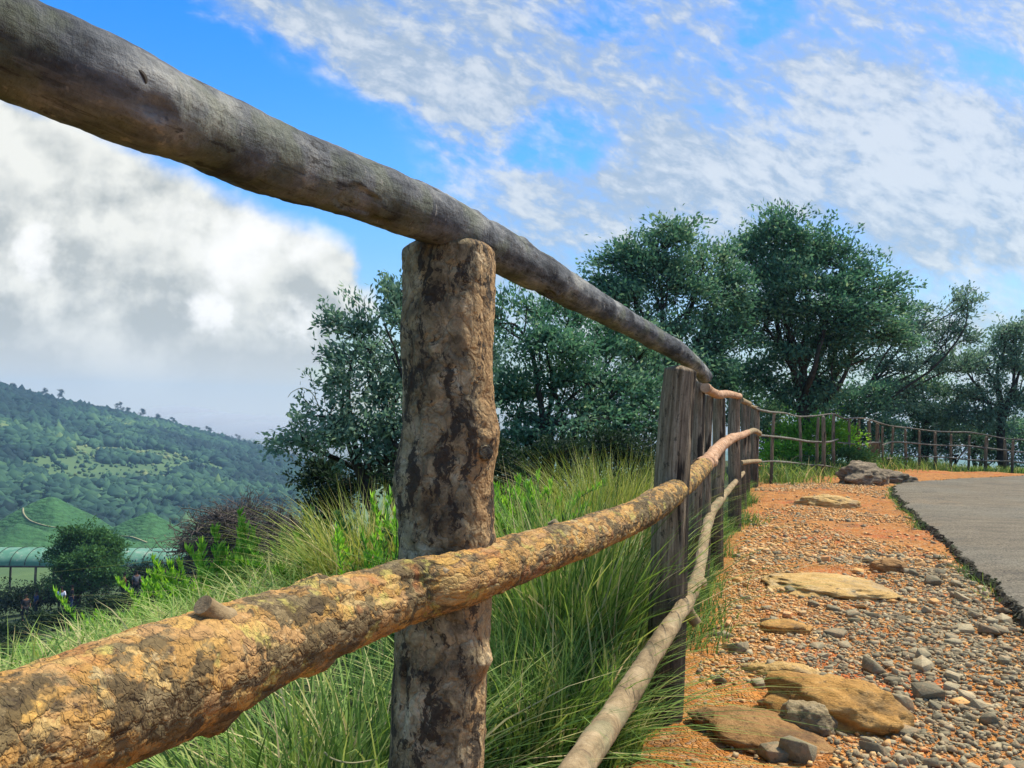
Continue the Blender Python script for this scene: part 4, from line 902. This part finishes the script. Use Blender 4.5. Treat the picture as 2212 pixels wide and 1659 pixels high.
# ------------------------------------------------------------------ valley
tree('tree', 'round dense dark green tree standing before the long green roofed shed', foot(187, 58), foot(187, 58, 1.2),
     [CL(187, 1165, 58, 52, 36, 1.6), CL(140, 1205, 58, 42, 38, 1.2), CL(235, 1200, 58, 42, 40, 1.2), CL(190, 1220, 56.5, 62, 40, 1.8), CL(150, 1250, 57, 45, 35, 1.0), CL(232, 1245, 57, 45, 35, 1.0)], 170, 17, .26, 'leaf_bush', seed=31, r0=.22, cl=.38, twig_r=.015)
def brown_tree():
    g = np.random.default_rng(44); b = foot(560, 42); t = thing('leafless_tree', 'wide domed brown tree with bare twiggy branches behind the bright sprigs', 'tree', b)
    lines = []; k = 42/F
    hubs = []
    for u, v in [(430, 1150), (480, 1120), (540, 1105), (600, 1125), (640, 1155), (450, 1190), (520, 1150), (590, 1170), (400, 1185), (560, 1190)]:
        q = W(u, v, 42+g.uniform(-2.2, 2.2)); br = bend(b+np.array((0, 0, .3)), q, g, 9, .2, .03); lines.append((br, np.linspace(.16, .03, 9))); hubs.append(br)
    leaf_c = []
    for br in hubs:
        for j in range(190):
            p = br[g.integers(4, 9)]; v = norm(g.normal(size=3)+np.array((0, 0, .35))); q = p+v*g.uniform(.4, 2.0)*np.array((1.1, 1, .62))
            tw = bend(p, q, g, 5, .22); lines.append((tw, np.linspace(.032, .014, 5)))
            for m in range(3):
                p2 = tw[g.integers(1, 5)]; q2 = p2+norm(g.normal(size=3)+np.array((0, 0, .3)))*g.uniform(.2, .7); lines.append((bend(p2, q2, g, 3, .2), np.linspace(.018, .010, 3)))
                leaf_c.append(q2)
    V, Fq = tubes(lines, 4); mesh('trunk', V, Fq, MATS['brown_twig'], t)
    c_ = np.array(leaf_c); c_ = np.vstack([c_, c_+g.normal(size=c_.shape)*.15]); n = len(c_); V, Fq = leaves(c_, g.normal(size=(n, 3)), g.uniform(.08, .16, n), g.uniform(.03, .06, n), g)
    mesh('crown', V, Fq, MATS['leaf_brown'], t, attrs={'tint': np.repeat(g.uniform(0, 1, n), 4)})
brown_tree()
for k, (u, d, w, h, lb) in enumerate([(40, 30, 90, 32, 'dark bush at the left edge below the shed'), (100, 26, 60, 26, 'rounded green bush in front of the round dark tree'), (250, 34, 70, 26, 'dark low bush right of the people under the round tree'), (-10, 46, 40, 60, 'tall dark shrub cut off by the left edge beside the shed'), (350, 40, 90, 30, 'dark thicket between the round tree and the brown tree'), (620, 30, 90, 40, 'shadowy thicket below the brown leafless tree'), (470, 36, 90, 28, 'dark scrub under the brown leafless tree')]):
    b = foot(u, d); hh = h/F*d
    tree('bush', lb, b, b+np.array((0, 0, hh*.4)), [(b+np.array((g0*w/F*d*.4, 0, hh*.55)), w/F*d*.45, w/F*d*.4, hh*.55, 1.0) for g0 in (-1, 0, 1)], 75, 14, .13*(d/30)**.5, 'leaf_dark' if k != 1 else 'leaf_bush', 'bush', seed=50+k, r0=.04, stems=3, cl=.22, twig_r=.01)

for k, (u, d, w, h, lb) in enumerate([(15, 63, 70, 70, 'dark bush added as shade beneath the left end of the shed roof'), (75, 62, 60, 55, 'dark bush added as shade behind the dark clothed person left of the round tree'), (135, 63, 70, 60, 'dark bush added as shade hiding the trunk of the round tree'), (215, 63, 70, 60, 'dark bush added as shade right behind the round tree trunk'), (285, 64, 70, 55, 'dark bush added as shade behind the red clothed walker'), (345, 65, 70, 55, 'dark bush added as shade behind the person in black'), (420, 60, 80, 60, 'dark bush added as shade at the right end of the shed'), (60, 38, 80, 28, 'dark bush added as shade on the slope below the people at left'), (170, 40, 90, 24, 'dark bush added as shade on the slope below the white shirted person'), (280, 42, 90, 24, 'dark bush added as shade on the slope below the walker')]):
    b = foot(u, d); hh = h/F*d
    tree('bush', lb, b, b+np.array((0, 0, hh*.4)), [(b+np.array((g0*w/F*d*.4, 0, hh*.5)), w/F*d*.45, w/F*d*.3, hh*.5, 1.0) for g0 in (-1, 0, 1)], 60, 12, .26, 'leaf_dark', 'bush', seed=150+k, r0=.05, stems=3, cl=.3, twig_r=.015)  # near-black bushes added around the people to stand in for deep shade
# low trees filling the gaps beyond the far fence
tree('tree', 'low leafy tree filling the gap under the tallest tree crown', foot(1610, 22), foot(1610, 22, 1.2),
     [CL(1590, 840, 22, 60, 45, 1.0), CL(1660, 890, 22, 70, 40, 1.1), CL(1600, 900, 21.5, 70, 40, 1.0), CL(1560, 810, 22, 40, 40, .7)], 84, 15, .14, 'leaf_tree', seed=161, r0=.09, stems=2, cl=.2, twig_r=.008)
tree('tree', 'low leafy tree between the tallest tree trunk and the leaning tree', foot(1840, 24), foot(1840, 24, 1.2),
     [CL(1830, 880, 24, 60, 40, 1.0), CL(1880, 850, 24, 50, 40, .8), CL(1780, 900, 24, 50, 35, .8), CL(1900, 930, 24, 50, 30, .7)], 84, 15, .14, 'leaf_tree', seed=162, r0=.09, stems=2, cl=.2, twig_r=.008)
tree('tree', 'spreading low tree behind the far fence at the right edge', foot(2110, 27.5), foot(2110, 27.5, 1.2),
     [CL(2080, 930, 27.5, 70, 35, 1.0), CL(2180, 940, 27.5, 80, 35, 1.0), CL(2010, 940, 27.5, 50, 30, .8), CL(2250, 930, 27.5, 60, 40, .8)], 80, 14, .14, 'leaf_tree', seed=163, r0=.09, stems=3, cl=.2, twig_r=.008)
for k, (u, d, w, h, lb) in enumerate([(1690, 22, 90, 75, 'dark shrub behind the slim posts at the turn of the fence'), (1790, 25, 90, 80, 'shrub between the tallest tree trunk and the far fence'), (1880, 26, 80, 75, 'shrub directly behind the thick short post of the far fence'), (1960, 27, 90, 80, 'shrub under the round low dark tree'), (2060, 27, 100, 80, 'shrub behind the diagonal brace of the far fence'), (2160, 27, 100, 85, 'shrub at the right edge behind the far fence')]):
    b = foot(u, d); c0 = W(u, 995-h/2, d); k_ = d/F
    tree('bush', lb, b, (b+c0)/2, [(c0+np.array((g0*w*k_*.45, 0, -abs(g0)*.1)), w*k_*.5, w*k_*.4, h*k_*.6, 1.0) for g0 in (-1, 0, 1)], 66, 12, .13, 'leaf_tree' if k % 2 else 'leaf_pale', 'bush', seed=180+k, r0=.05, stems=3, cl=.2, twig_r=.008)
def box(c, s, yaw=0):
    V = np.array([(x, y, z) for x in (-.5, .5) for y in (-.5, .5) for z in (-.5, .5)])*np.asarray(s); cy, sy = math.cos(yaw), math.sin(yaw)
    V = V @ np.array([[cy, sy, 0], [-sy, cy, 0], [0, 0, 1]])+np.asarray(c)
    return V, np.array([[0, 1, 3, 2], [4, 6, 7, 5], [0, 4, 5, 1], [2, 3, 7, 6], [0, 2, 6, 4], [1, 5, 7, 3]])
def joinb(bs):
    Vs, Fs, off = [], [], 0
    for V, f in bs: Vs.append(V); Fs.append(f+off); off += len(V)
    return np.vstack(Vs), np.vstack(Fs)
def shed():
    """long shed with a curved green sheet roof on steel posts"""
    A = W(-260, 1226, 76); B = W(440, 1218, 80); A[2] = B[2] = (A[2]+B[2])/2
    L = np.linalg.norm(B-A); ax = (B-A)/L; nx = np.array((-ax[1], ax[0], 0)); wd = 4.2; rise = 1.35
    t = thing('long_shed', 'long open shed with a curved green sheet roof on dark posts in the valley', 'shed', (A+B)/2+np.array((0, 0, -2.6)))
    th = np.linspace(0, math.pi, 25); ls = np.linspace(0, L, 120)
    V = np.array([A+ax*l+nx*(wd/2-wd/2*math.cos(a))+np.array((0, 0, rise*math.sin(a)**.8)) for l in ls for a in th])
    i = np.arange(len(ls)-1)[:, None]*25+np.arange(24)[None]; Fq = np.stack([i, i+1, i+26, i+25], -1).reshape(-1, 4)
    V2 = V-np.array((0, 0, .04)); ro = mesh('roof', np.vstack([V, V2]), np.vstack([Fq, Fq[:, ::-1]+len(V)]), MATS['green_sheet'], t, smooth=True)
    for l in np.arange(.6, L, 1.35):
        P = np.array([A+ax*(l+.25*math.sin(a*.8))+nx*(wd/2-wd/2*1.01*math.cos(a))+np.array((0, 0, rise*1.01*math.sin(a)**.8+.02)) for a in th]); r_ = tubes([(P, np.full(25, .035))], 4); mesh('roof_rib', *r_, MATS['dark_metal'], ro)
    for off in (0, wd):
        c = (A+B)/2+nx*off; mesh('beam', *box(c-np.array((0, 0, .10)), (L, .12, .16), math.atan2(ax[1], ax[0])), MATS['dark_metal'], t)
        for l in np.arange(1.5, L, 4.1):
            p = A+ax*l+nx*off; g_ = float(terr(p[0], p[1])); h = p[2]-g_
            mesh('post', *box((p[0], p[1], (p[2]-.18+g_)/2), (.16, .16, h-.18)), MATS['dark_metal'], t)
    for k in (1.0, 2.0):
        c = (A+B)/2; mesh('rail', *box((c[0], c[1], c[2]-3.4+k*.6), (L, .05, .05), math.atan2(ax[1], ax[0])), MATS['dark_metal'], t)
shed()
def shelter():
    p = W(497, 1238, 46); t = thing('tarp_shelter', 'small teal tarpaulin shelter partly hidden behind the bright sprigs', 'shelter', p+np.array((0, 0, -2)))
    th = np.linspace(0, math.pi, 13); V = np.array([(p[0]-1.3*math.cos(a), p[1]+y, p[2]-.5+.75*math.sin(a)) for y in (-.9, .9) for a in th]); i = np.arange(12)
    Fq = np.stack([i, i+1, i+14, i+13], -1); mesh('roof', V, Fq, MATS['teal_sheet'], t, smooth=True)
    for sx in (-1.25, 1.25):
        for sy in (-.85, .85):
            g_ = float(terr(p[0]+sx, p[1]+sy)); mesh('post', *box((p[0]+sx, p[1]+sy, (p[2]-.52+g_)/2), (.07, .07, max(.3, p[2]-.52-g_))), MATS['dark_metal'], t)
shelter()

# people in the shade of the round tree
def skin_mesh(name, pts, edges, rad, mat, parent):
    me = bpy.data.meshes.new(name); me.from_pydata([tuple(map(float, p)) for p in pts], edges, []); o = bpy.data.objects.new(name, me); C.objects.link(o)
    me.materials.append(MATS[mat]); o.parent = parent
    sk = o.modifiers.new('skin', 'SKIN')
    if not me.skin_vertices: me.skin_vertices.new(name='')
    for v, r in zip(me.skin_vertices[0].data, rad): v.radius = (r, r)
    me.skin_vertices[0].data[0].use_root = True
    sb = o.modifiers.new('sub', 'SUBSURF'); sb.levels = 1; sb.render_levels = 2
    return o
def person(label, u, d, top, legs, yaw=0, arm=.0, scale=1.0):
    b = foot(u, d); t = thing('person', label, 'person', b); t.rotation_euler.z = yaw; t.scale = (scale,)*3
    pts = [(0, 0, .93), (0, 0, 1.12), (0, 0, 1.38), (0, 0, 1.50), (0, -.01, 1.60), (0, -.01, 1.70), (.10, 0, .88), (.11, -.02, .50), (.12, .01, .08), (.12, -.12, .04), (-.10, 0, .88), (-.13, .05, .50), (-.13, .07, .08), (-.13, -.06, .04),
           (.19, 0, 1.40), (.25, -.02-arm*.3, 1.14), (.25, -.10-arm, .94+arm*.6), (.25, -.14-arm, .86+arm*.7), (-.19, 0, 1.40), (-.26, .02, 1.14), (-.26, -.05, .92), (-.26, -.07, .83)]
    ed = [(0, 1), (1, 2), (2, 3), (3, 4), (4, 5), (0, 6), (6, 7), (7, 8), (8, 9), (0, 10), (10, 11), (11, 12), (12, 13), (2, 14), (14, 15), (15, 16), (16, 17), (2, 18), (18, 19), (19, 20), (20, 21)]
    rd = [.13, .125, .13, .055, .085, .07, .085, .06, .04, .035, .085, .06, .04, .035, .055, .042, .033, .03, .055, .042, .033, .03]
    skin_mesh('body', pts, ed, rd, 'skin', t)
    k = [0, 1, 2, 14, 15, 18, 19]; mp = {q: i for i, q in enumerate(k)}
    skin_mesh('shirt', [pts[q] for q in k], [(mp[a], mp[b_]) for a, b_ in ed if a in mp and b_ in mp], [rd[q]+.022 for q in k], top, t)
    k = [0, 6, 7, 8, 10, 11, 12]; mp = {q: i for i, q in enumerate(k)}
    skin_mesh('trousers', [pts[q] for q in k], [(mp[a], mp[b_]) for a, b_ in ed if a in mp and b_ in mp], [rd[q]+.02 for q in k], legs, t)
    V, Tr = ICO[3]; V = V[:, :]*np.array((.098, .108, .10))+np.array((0, .012, 1.675)); keep = (V[Tr].mean(1)[:, 2] > 1.655)|(V[Tr].mean(1)[:, 1] > .05)
    h = mesh('hair', V, Tr[keep], MATS['hair'], None, smooth=True); h.parent = t
person('person in a white shirt standing under the round dark tree', 153, 54, 'cloth_white', 'cloth_dark', .3, .1)
person('person in dark clothes standing at the left edge of the round tree shade', 78, 54, 'cloth_dark', 'cloth_dark', 1.0)
person('person in dark blue standing just left of the round tree', 100, 56, 'cloth_blue', 'cloth_dark', -.6)
person('person in grey standing right of the round tree beside the shed posts', 312, 56, 'cloth_grey', 'cloth_dark', .8, .15)
person('person in dark red walking between the round tree and the grey dressed person', 286, 55, 'cloth_red', 'cloth_dark', -1.2, .1)
person('person in black at the right end of the group near the bright sprigs', 372, 57, 'cloth_dark', 'cloth_dark', .2, .2)
person('person in dark clothes standing beside the person in the white shirt', 176, 55, 'cloth_dark', 'cloth_blue', 2.2)

# tea hills: smooth pyramids on the valley floor
def tea_hill(label, u, v, d, prof, rad, seed):
    top = W(u, v, d); n, m = 60, 130; r = np.linspace(0, 1, n)[:, None]; a = np.linspace(0, 2*math.pi, m, endpoint=False)[None]
    x = top[0]+rad*r*np.cos(a); y = top[1]+rad*.8*r*np.sin(a); g_ = terr(x, y)-1.0
    edge = 1+.12*np.cos(a*4+seed); h = np.clip(np.interp(r*edge, np.linspace(0, 1.3, 40), np.convolve(np.pad(np.interp(np.linspace(0, 1.3, 40), [0, .04, .35, .7, 1.3], [1, .985, .66, .25, -.1]), 1, mode='edge'), np.ones(3)/3, 'valid')), -.2, 1)
    z = np.maximum(g_*(1-h)+top[2]*h, g_-2)+fbm(np.stack([x, y, x*0], -1)/14, 3, seed)*1.0*sstep(0, .2, r)
    V = np.stack([x, y, z], -1).reshape(-1, 3); i = np.arange(n-1)[:, None]*m; j = np.arange(m)[None]; j2 = (j+1) % m
    Fq = np.stack([i+j, i+m+j, i+m+j2, i+j2], -1).reshape(-1, 4)
    o = tag(mesh('hill', V, Fq, MATS['tea_field'], smooth=True), label, None, kind='structure')
    return o
HILLS = [(110, 1072, 240, 30, 1), (322, 1106, 230, 23, 2), (40, 1130, 205, 22, 3), (220, 1150, 190, 20, 4), (-120, 1100, 235, 26, 5), (420, 1150, 240, 16, 6)]
for (u, v, d, r_, s_) in HILLS: tea_hill('smooth tea covered hill', u, v, d, None, r_, s_)

# forest on the mountain
def forest():
    g = np.random.default_rng(15); N = 29000
    r = np.sqrt(g.uniform(285**2, 975**2, N)); a = g.uniform(-.72, -.19, N); th = np.arctan(a); x = r*np.sin(th); y = r*np.cos(th)
    u = a*F+CX; z = terr(x, y); v = 905+(u-CX)*.03-(z-EYE)/(r*np.cos(th))*F
    P = np.stack([x, y, x*0], -1)
    clear = (fbm(P/55, 3, 71)+1.2*np.exp(-((u-190)/160)**2-((v-1020)/52)**2)-.15) > .28
    keep = ~(clear & (g.uniform(size=N) < .86) & (r < 780)); 
    x, y, z, r, P, clear = x[keep], y[keep], z[keep], r[keep], P[keep], clear[keep]; n = len(x)
    V0, T0 = ICO[1]; sz = (1.5+3.1*g.uniform(0, 1, n)**1.6)*np.interp(r, [285, 600, 980], [.75, .95, 1.1])*np.where(clear, .5, 1)
    jit = 1+g.normal(size=(n, len(V0), 1))*.42
    Q = V0[None]*jit*sz[:, None, None]*np.array((1, 1, .95))
    Q = Q+np.stack([x, y, z+sz*.55], -1)[:, None]
    Fq = (T0[None]+np.arange(n)[:, None, None]*len(V0)).reshape(-1, 3)
    tn = np.clip(.36+.6*fbm(P/70, 3, 72)+g.normal(size=n)*.13+clear*.38-.15*sstep(700, 940, r), 0, 1)
    tag(mesh('forest', Q.reshape(-1, 3), Fq, MATS['forest'], attrs={'tint': np.repeat(tn, len(V0))}), 'far forest covering the mountain slope', 'forest', kind='stuff')
forest()
# trees standing out on the skyline
for k, (u, h) in enumerate([(100, 13), (128, 15), (262, 15), (280, 11), (312, 13), (345, 11), (378, 12), (455, 12), (520, 11), (30, 10)]):
    a = (u-CX)/F; th = math.atan(a); p = np.array((944*math.sin(th), 944*math.cos(th), 0)); p[2] = float(terr(p[0], p[1]))
    g = np.random.default_rng(80+k)
    cl = [(p+np.array((g.normal()*1.5, g.normal()*1.5, h*q)), h*.12*g.uniform(.5, 1.5), h*.12, h*.08, 1.0) for q in (.6, .72, .86, .97)]
    tree('skyline_tree', 'tiny tree standing above the forest on the mountain ridge', p, p+np.array((0, 0, h*.55)), cl, 14, 9, 1.0, 'leaf_dark', seed=90+k, r0=.3, cl=.8, twig_r=.05, group='lone trees along the mountain ridge')
# pale foot tracks worn on the tea hills, laid on their surface
from mathutils.bvhtree import BVHTree
def track(pts, w):
    hv, hf, off = [], [], 0
    for o in C.objects:
        if o.name.split('.')[0] in ('hill', 'ground') and o.type == 'MESH':
            v_ = [v.co.copy() for v in o.data.vertices]; hv += v_; hf += [[k+off for k in p.vertices] for p in o.data.polygons if o.name != 'ground' or v_[p.vertices[0]].y > 120]; off += len(v_)
    bv = BVHTree.FromPolygons(hv, hf); P = []
    for u, v in catmull([np.array((a, b, 0, 0), float) for a, b in pts], 70)[0][:, :2]:
        h = bv.ray_cast(Vector((0, 0, EYE)), Vector(W(u, v, 1.0))-Vector((0, 0, EYE)))[0]
        if h is not None: P.append(np.array(h)+(0, 0, .05))
    P = np.array(P); tn = norm(np.gradient(P, axis=0)); sd_ = norm(np.cross(tn, (0, 0, 1))); wv = w*(1+.4*vnoise(P/3, 5))[:, None]; n = len(P)
    up = np.array((0, 0, .06)); V = np.stack([P-sd_*wv/2+up, P+sd_*wv/2+up, P+sd_*wv/2-up, P-sd_*wv/2-up], 1).reshape(-1, 3); q = np.arange(n-1)[:, None]*4; r = np.arange(4)[None]; r2 = (r+1) % 4
    tag(mesh('path', V, np.stack([q+r, q+r2, q+4+r2, q+4+r], -1).reshape(-1, 4), MATS['pale_dirt']), kind='structure')
track([(50, 1094), (52, 1110), (69, 1126), (111, 1138), (156, 1142)], .42)
track([(255, 1158), (285, 1160), (318, 1172)], .36)

# ------------------------------------------------------------------ air
def haze():
    V, f = box((0, 0, -18), (4300, 4300, 170)); o = mesh('haze', V, f); tag(o, 'thin bluish haze over the valley', 'haze', kind='stuff')
    m = bpy.data.materials.new('haze'); m.use_nodes = True; nt = m.node_tree; nt.nodes.clear()
    out = nt.nodes.new('ShaderNodeOutputMaterial'); pv = nt.nodes.new('ShaderNodeVolumePrincipled')
    pv.inputs['Color'].default_value = (.45, .74, 1.0, 1); pv.inputs['Density'].default_value = .00031; pv.inputs['Anisotropy'].default_value = .2
    nt.links.new(pv.outputs[0], out.inputs['Volume']); o.data.materials.append(m)
haze()
def mist():
    V0, T0 = ICO[3]; Vs, Fs = [], []
    for k, (u, v, d, rx, ry, rz) in enumerate([(600, 955, 930, 95, 60, 26), (500, 925, 960, 90, 50, 20), (690, 965, 900, 80, 60, 30), (400, 900, 975, 70, 40, 13)]):
        n_ = 1+fbm(V0*1.6+k*5, 3, 90+k)*.35; Vs.append(V0*n_[:, None]*np.array((rx, ry, rz))+W(u, v, d)); Fs.append(T0+k*len(V0))
    o = mesh('mist', np.vstack(Vs), np.vstack(Fs)); tag(o, 'pale mist drifting along the right end of the mountain ridge', 'mist', kind='stuff')
    m = bpy.data.materials.new('mist'); m.use_nodes = True; nt = m.node_tree; nt.nodes.clear()
    out = nt.nodes.new('ShaderNodeOutputMaterial'); pv = nt.nodes.new('ShaderNodeVolumePrincipled')
    pv.inputs['Color'].default_value = (.97, .98, 1, 1); pv.inputs['Density'].default_value = .010
    nt.links.new(pv.outputs[0], out.inputs['Volume']); o.data.materials.append(m)
mist()

# ------------------------------------------------------------------ light and sky
SUN_EL, SUN_AZ = math.radians(58), math.radians(62)          # azimuth clockwise from +Y
sd = bpy.data.lights.new('sun', 'SUN'); sd.energy = 4.6; sd.angle = math.radians(6); sd.color = (1, .94, .85)
so = bpy.data.objects.new('sun', sd); C.objects.link(so)
dirv = Vector((math.sin(SUN_AZ)*math.cos(SUN_EL), math.cos(SUN_AZ)*math.cos(SUN_EL), math.sin(SUN_EL)))
so.rotation_euler = dirv.to_track_quat('Z', 'Y').to_euler()

def sky():
    w = bpy.data.worlds.new('World'); SC.world = w; w.use_nodes = True; nt = w.node_tree; t = T(nt)
    bg = nt.nodes['Background']; bg.inputs[1].default_value = 0.105
    st = t.new('ShaderNodeTexSky'); st.sky_type = 'NISHITA'; st.sun_disc = False; st.sun_elevation = SUN_EL; st.sun_rotation = SUN_AZ
    st.air_density = 1.2; st.dust_density = .6; st.ozone_density = 3.0
    zl = t.sep(t.coord('Generated'))[2]; blue = t.hsv(X(nt, st.outputs[0]), .512, 1.5, zl.ss(.02, .34)*.62+1.0)
    d = t.coord('Generated'); x, y, z = t.sep(d)
    front = y.ss(.12, .35); yy = y.max(.22); a = x/yy; b = z/yy
    p = t.vec(a, b, 0.0)
    wp = t.noise(p, 5.0, 4, .6, col=True); wx, wy, wz = t.sep(wp)
    a2 = a+(wx-.5)*.05; b2 = b+(wy-.5)*.05
    wq = t.noise(p, 9.0, 6, .65, col=True); qx, qy, qz = t.sep(wq); a3 = a+(qx-.5)*.16; b3 = b+(qy-.5)*.13
    # streaky mid level cloud over the right part
    n1 = t.noise(t.vec(a2*1.05+b2*.2, b2*1.55+a2*.35, 0.3), 5.5, 9, .60)
    n1b = t.noise(t.vec(a2*1.3+b2*.2, b2*1.9+a2*.35, 4.3), 22, 6, .6)
    n0 = t.noise(t.vec(a2, b2*1.4, 7.1), 2.6, 4, .5)
    bound = (b-.37).max(0.0)*-2.1-.10
    rm = (a-bound+(n0-.5)*.12).ss(-.10, .12)
    def blob(a0, b0, ra, rb):
        u = (a3-a0)/ra; v = (b3-b0)/rb; return (1.0-(u*u+v*v)).max(0.0)
    def um(u): return (u-CX)/F
    def vm_(v, u): return (905+(u-CX)*.03-v)/F
    def B(u, v, ru, rv): return blob(um(u), vm_(v, u), ru/F, rv/F)
    cov = (n1-.5)*1.5+(n1b-.5)*1.15+(n0-.5)*.6+rm*.62-.34
    cov = cov+B(1900, 330, 700, 260)*.36+B(1500, 380, 500, 130)*.14+B(830, 130, 150, 90)*n1b*1.0+B(1000, 230, 170, 110)*n1b*.7+B(680, 20, 120, 50)*n1b*.6
    cov = cov-B(1180, 290, 260, 75)*.45-B(1250, 20, 170, 60)*.35-B(1650, 10, 100, 70)*.35-B(2120, 150, 160, 90)*.30-B(2130, 620, 220, 90)*.30-B(1480, 470, 150, 40)*.18
    c1 = cov.ss(-.34, .56)*rm.ss(.0, .5)
    # heaped cloud over the valley at left
    n2 = t.noise(t.vec(a, b*1.1, 2.0), 7.5, 9, .55); n3 = t.noise(t.vec(a, b, 9.0), 4.2, 8, .55)
    edge = (um(785)-a)+(n2-.5)*.30-(b-.20).max(0.0)*.28-(.10-b).max(0.0)*.25-B(440, 385, 90, 50)*.12-B(640, 560, 40, 40)*.07
    top = (a+.64)*-.42+.395-b+(n2-.5)*.10
    c2 = edge.ss(-.02, .03)*top.ss(-.015, .025)
    lit = ((n2-.5)*1.2+(n3-.5)*.6+(B(440, 655, 90, 70)*1.0+B(70, 525, 80, 90)*1.0+B(640, 690, 100, 60)*1.0+B(560, 480, 260, 150)*.9)*(n2*2.2-.4)).ss(.15, 1.0)
    lit2 = (n2*2.6-.85+n3*.7-.35+(b-.18)*1.0+B(560, 500, 260, 170)*.25).ss(.05, .7); n2o = t.noise(t.vec(a+.016, b*1.1+.026, 2.0), 7.5, 9, .55); lit2 = (lit2*.75+(n2-n2o)*3.2*(b.ss(.02, .16))).clamp(); c2c = t.mix(lit2, (3.6, 3.85, 3.85), (6.3, 6.35, 6.0)); c2c = t.mix(lit, c2c, (7.4, 7.4, 7.3))
    c2c = t.mix((.12-b).ss(.0, .13), c2c, (5.5, 5.5, 5.2))
    n1c = t.noise(t.vec(a2*1.2+b2*.6, b2*2.6+a2*.8, 6.0), 30, 5, .6)
    c1c = t.mix((n1*1.2+n1b*1.5+n1c*.6-1.3+B(1900, 300, 500, 200)*.2).ss(.2, .75), (3.0, 3.6, 4.2), (5.2, 5.45, 5.5))
    col = t.mix(c1*.88, blue, c1c)
    col = t.mix((c2+0.0).clamp(), col, c2c)
    # elsewhere in the sky: broken cloud of the same kind
    nb = t.noise(d, 3.5, 7, .58); back = t.mix(nb.ss(.46, .66), blue, (5.6, 5.7, 5.8))
    col = t.mix(front, back, col)
    low = z.ss(.0, -.06); col = t.mix(low, col, (2.2, 2.6, 2.8))
    t.put(col, bg.inputs[0])
sky()

vs = SC.view_settings; vs.view_transform = 'Standard'; vs.look = 'None'; vs.gamma = 1; vs.exposure = 0.5; vs.use_curve_mapping = False
SC.cycles.use_denoising = True
SC.cycles.max_bounces = 8; SC.cycles.diffuse_bounces = 3; SC.cycles.transparent_max_bounces = 8; SC.cycles.volume_bounces = 0
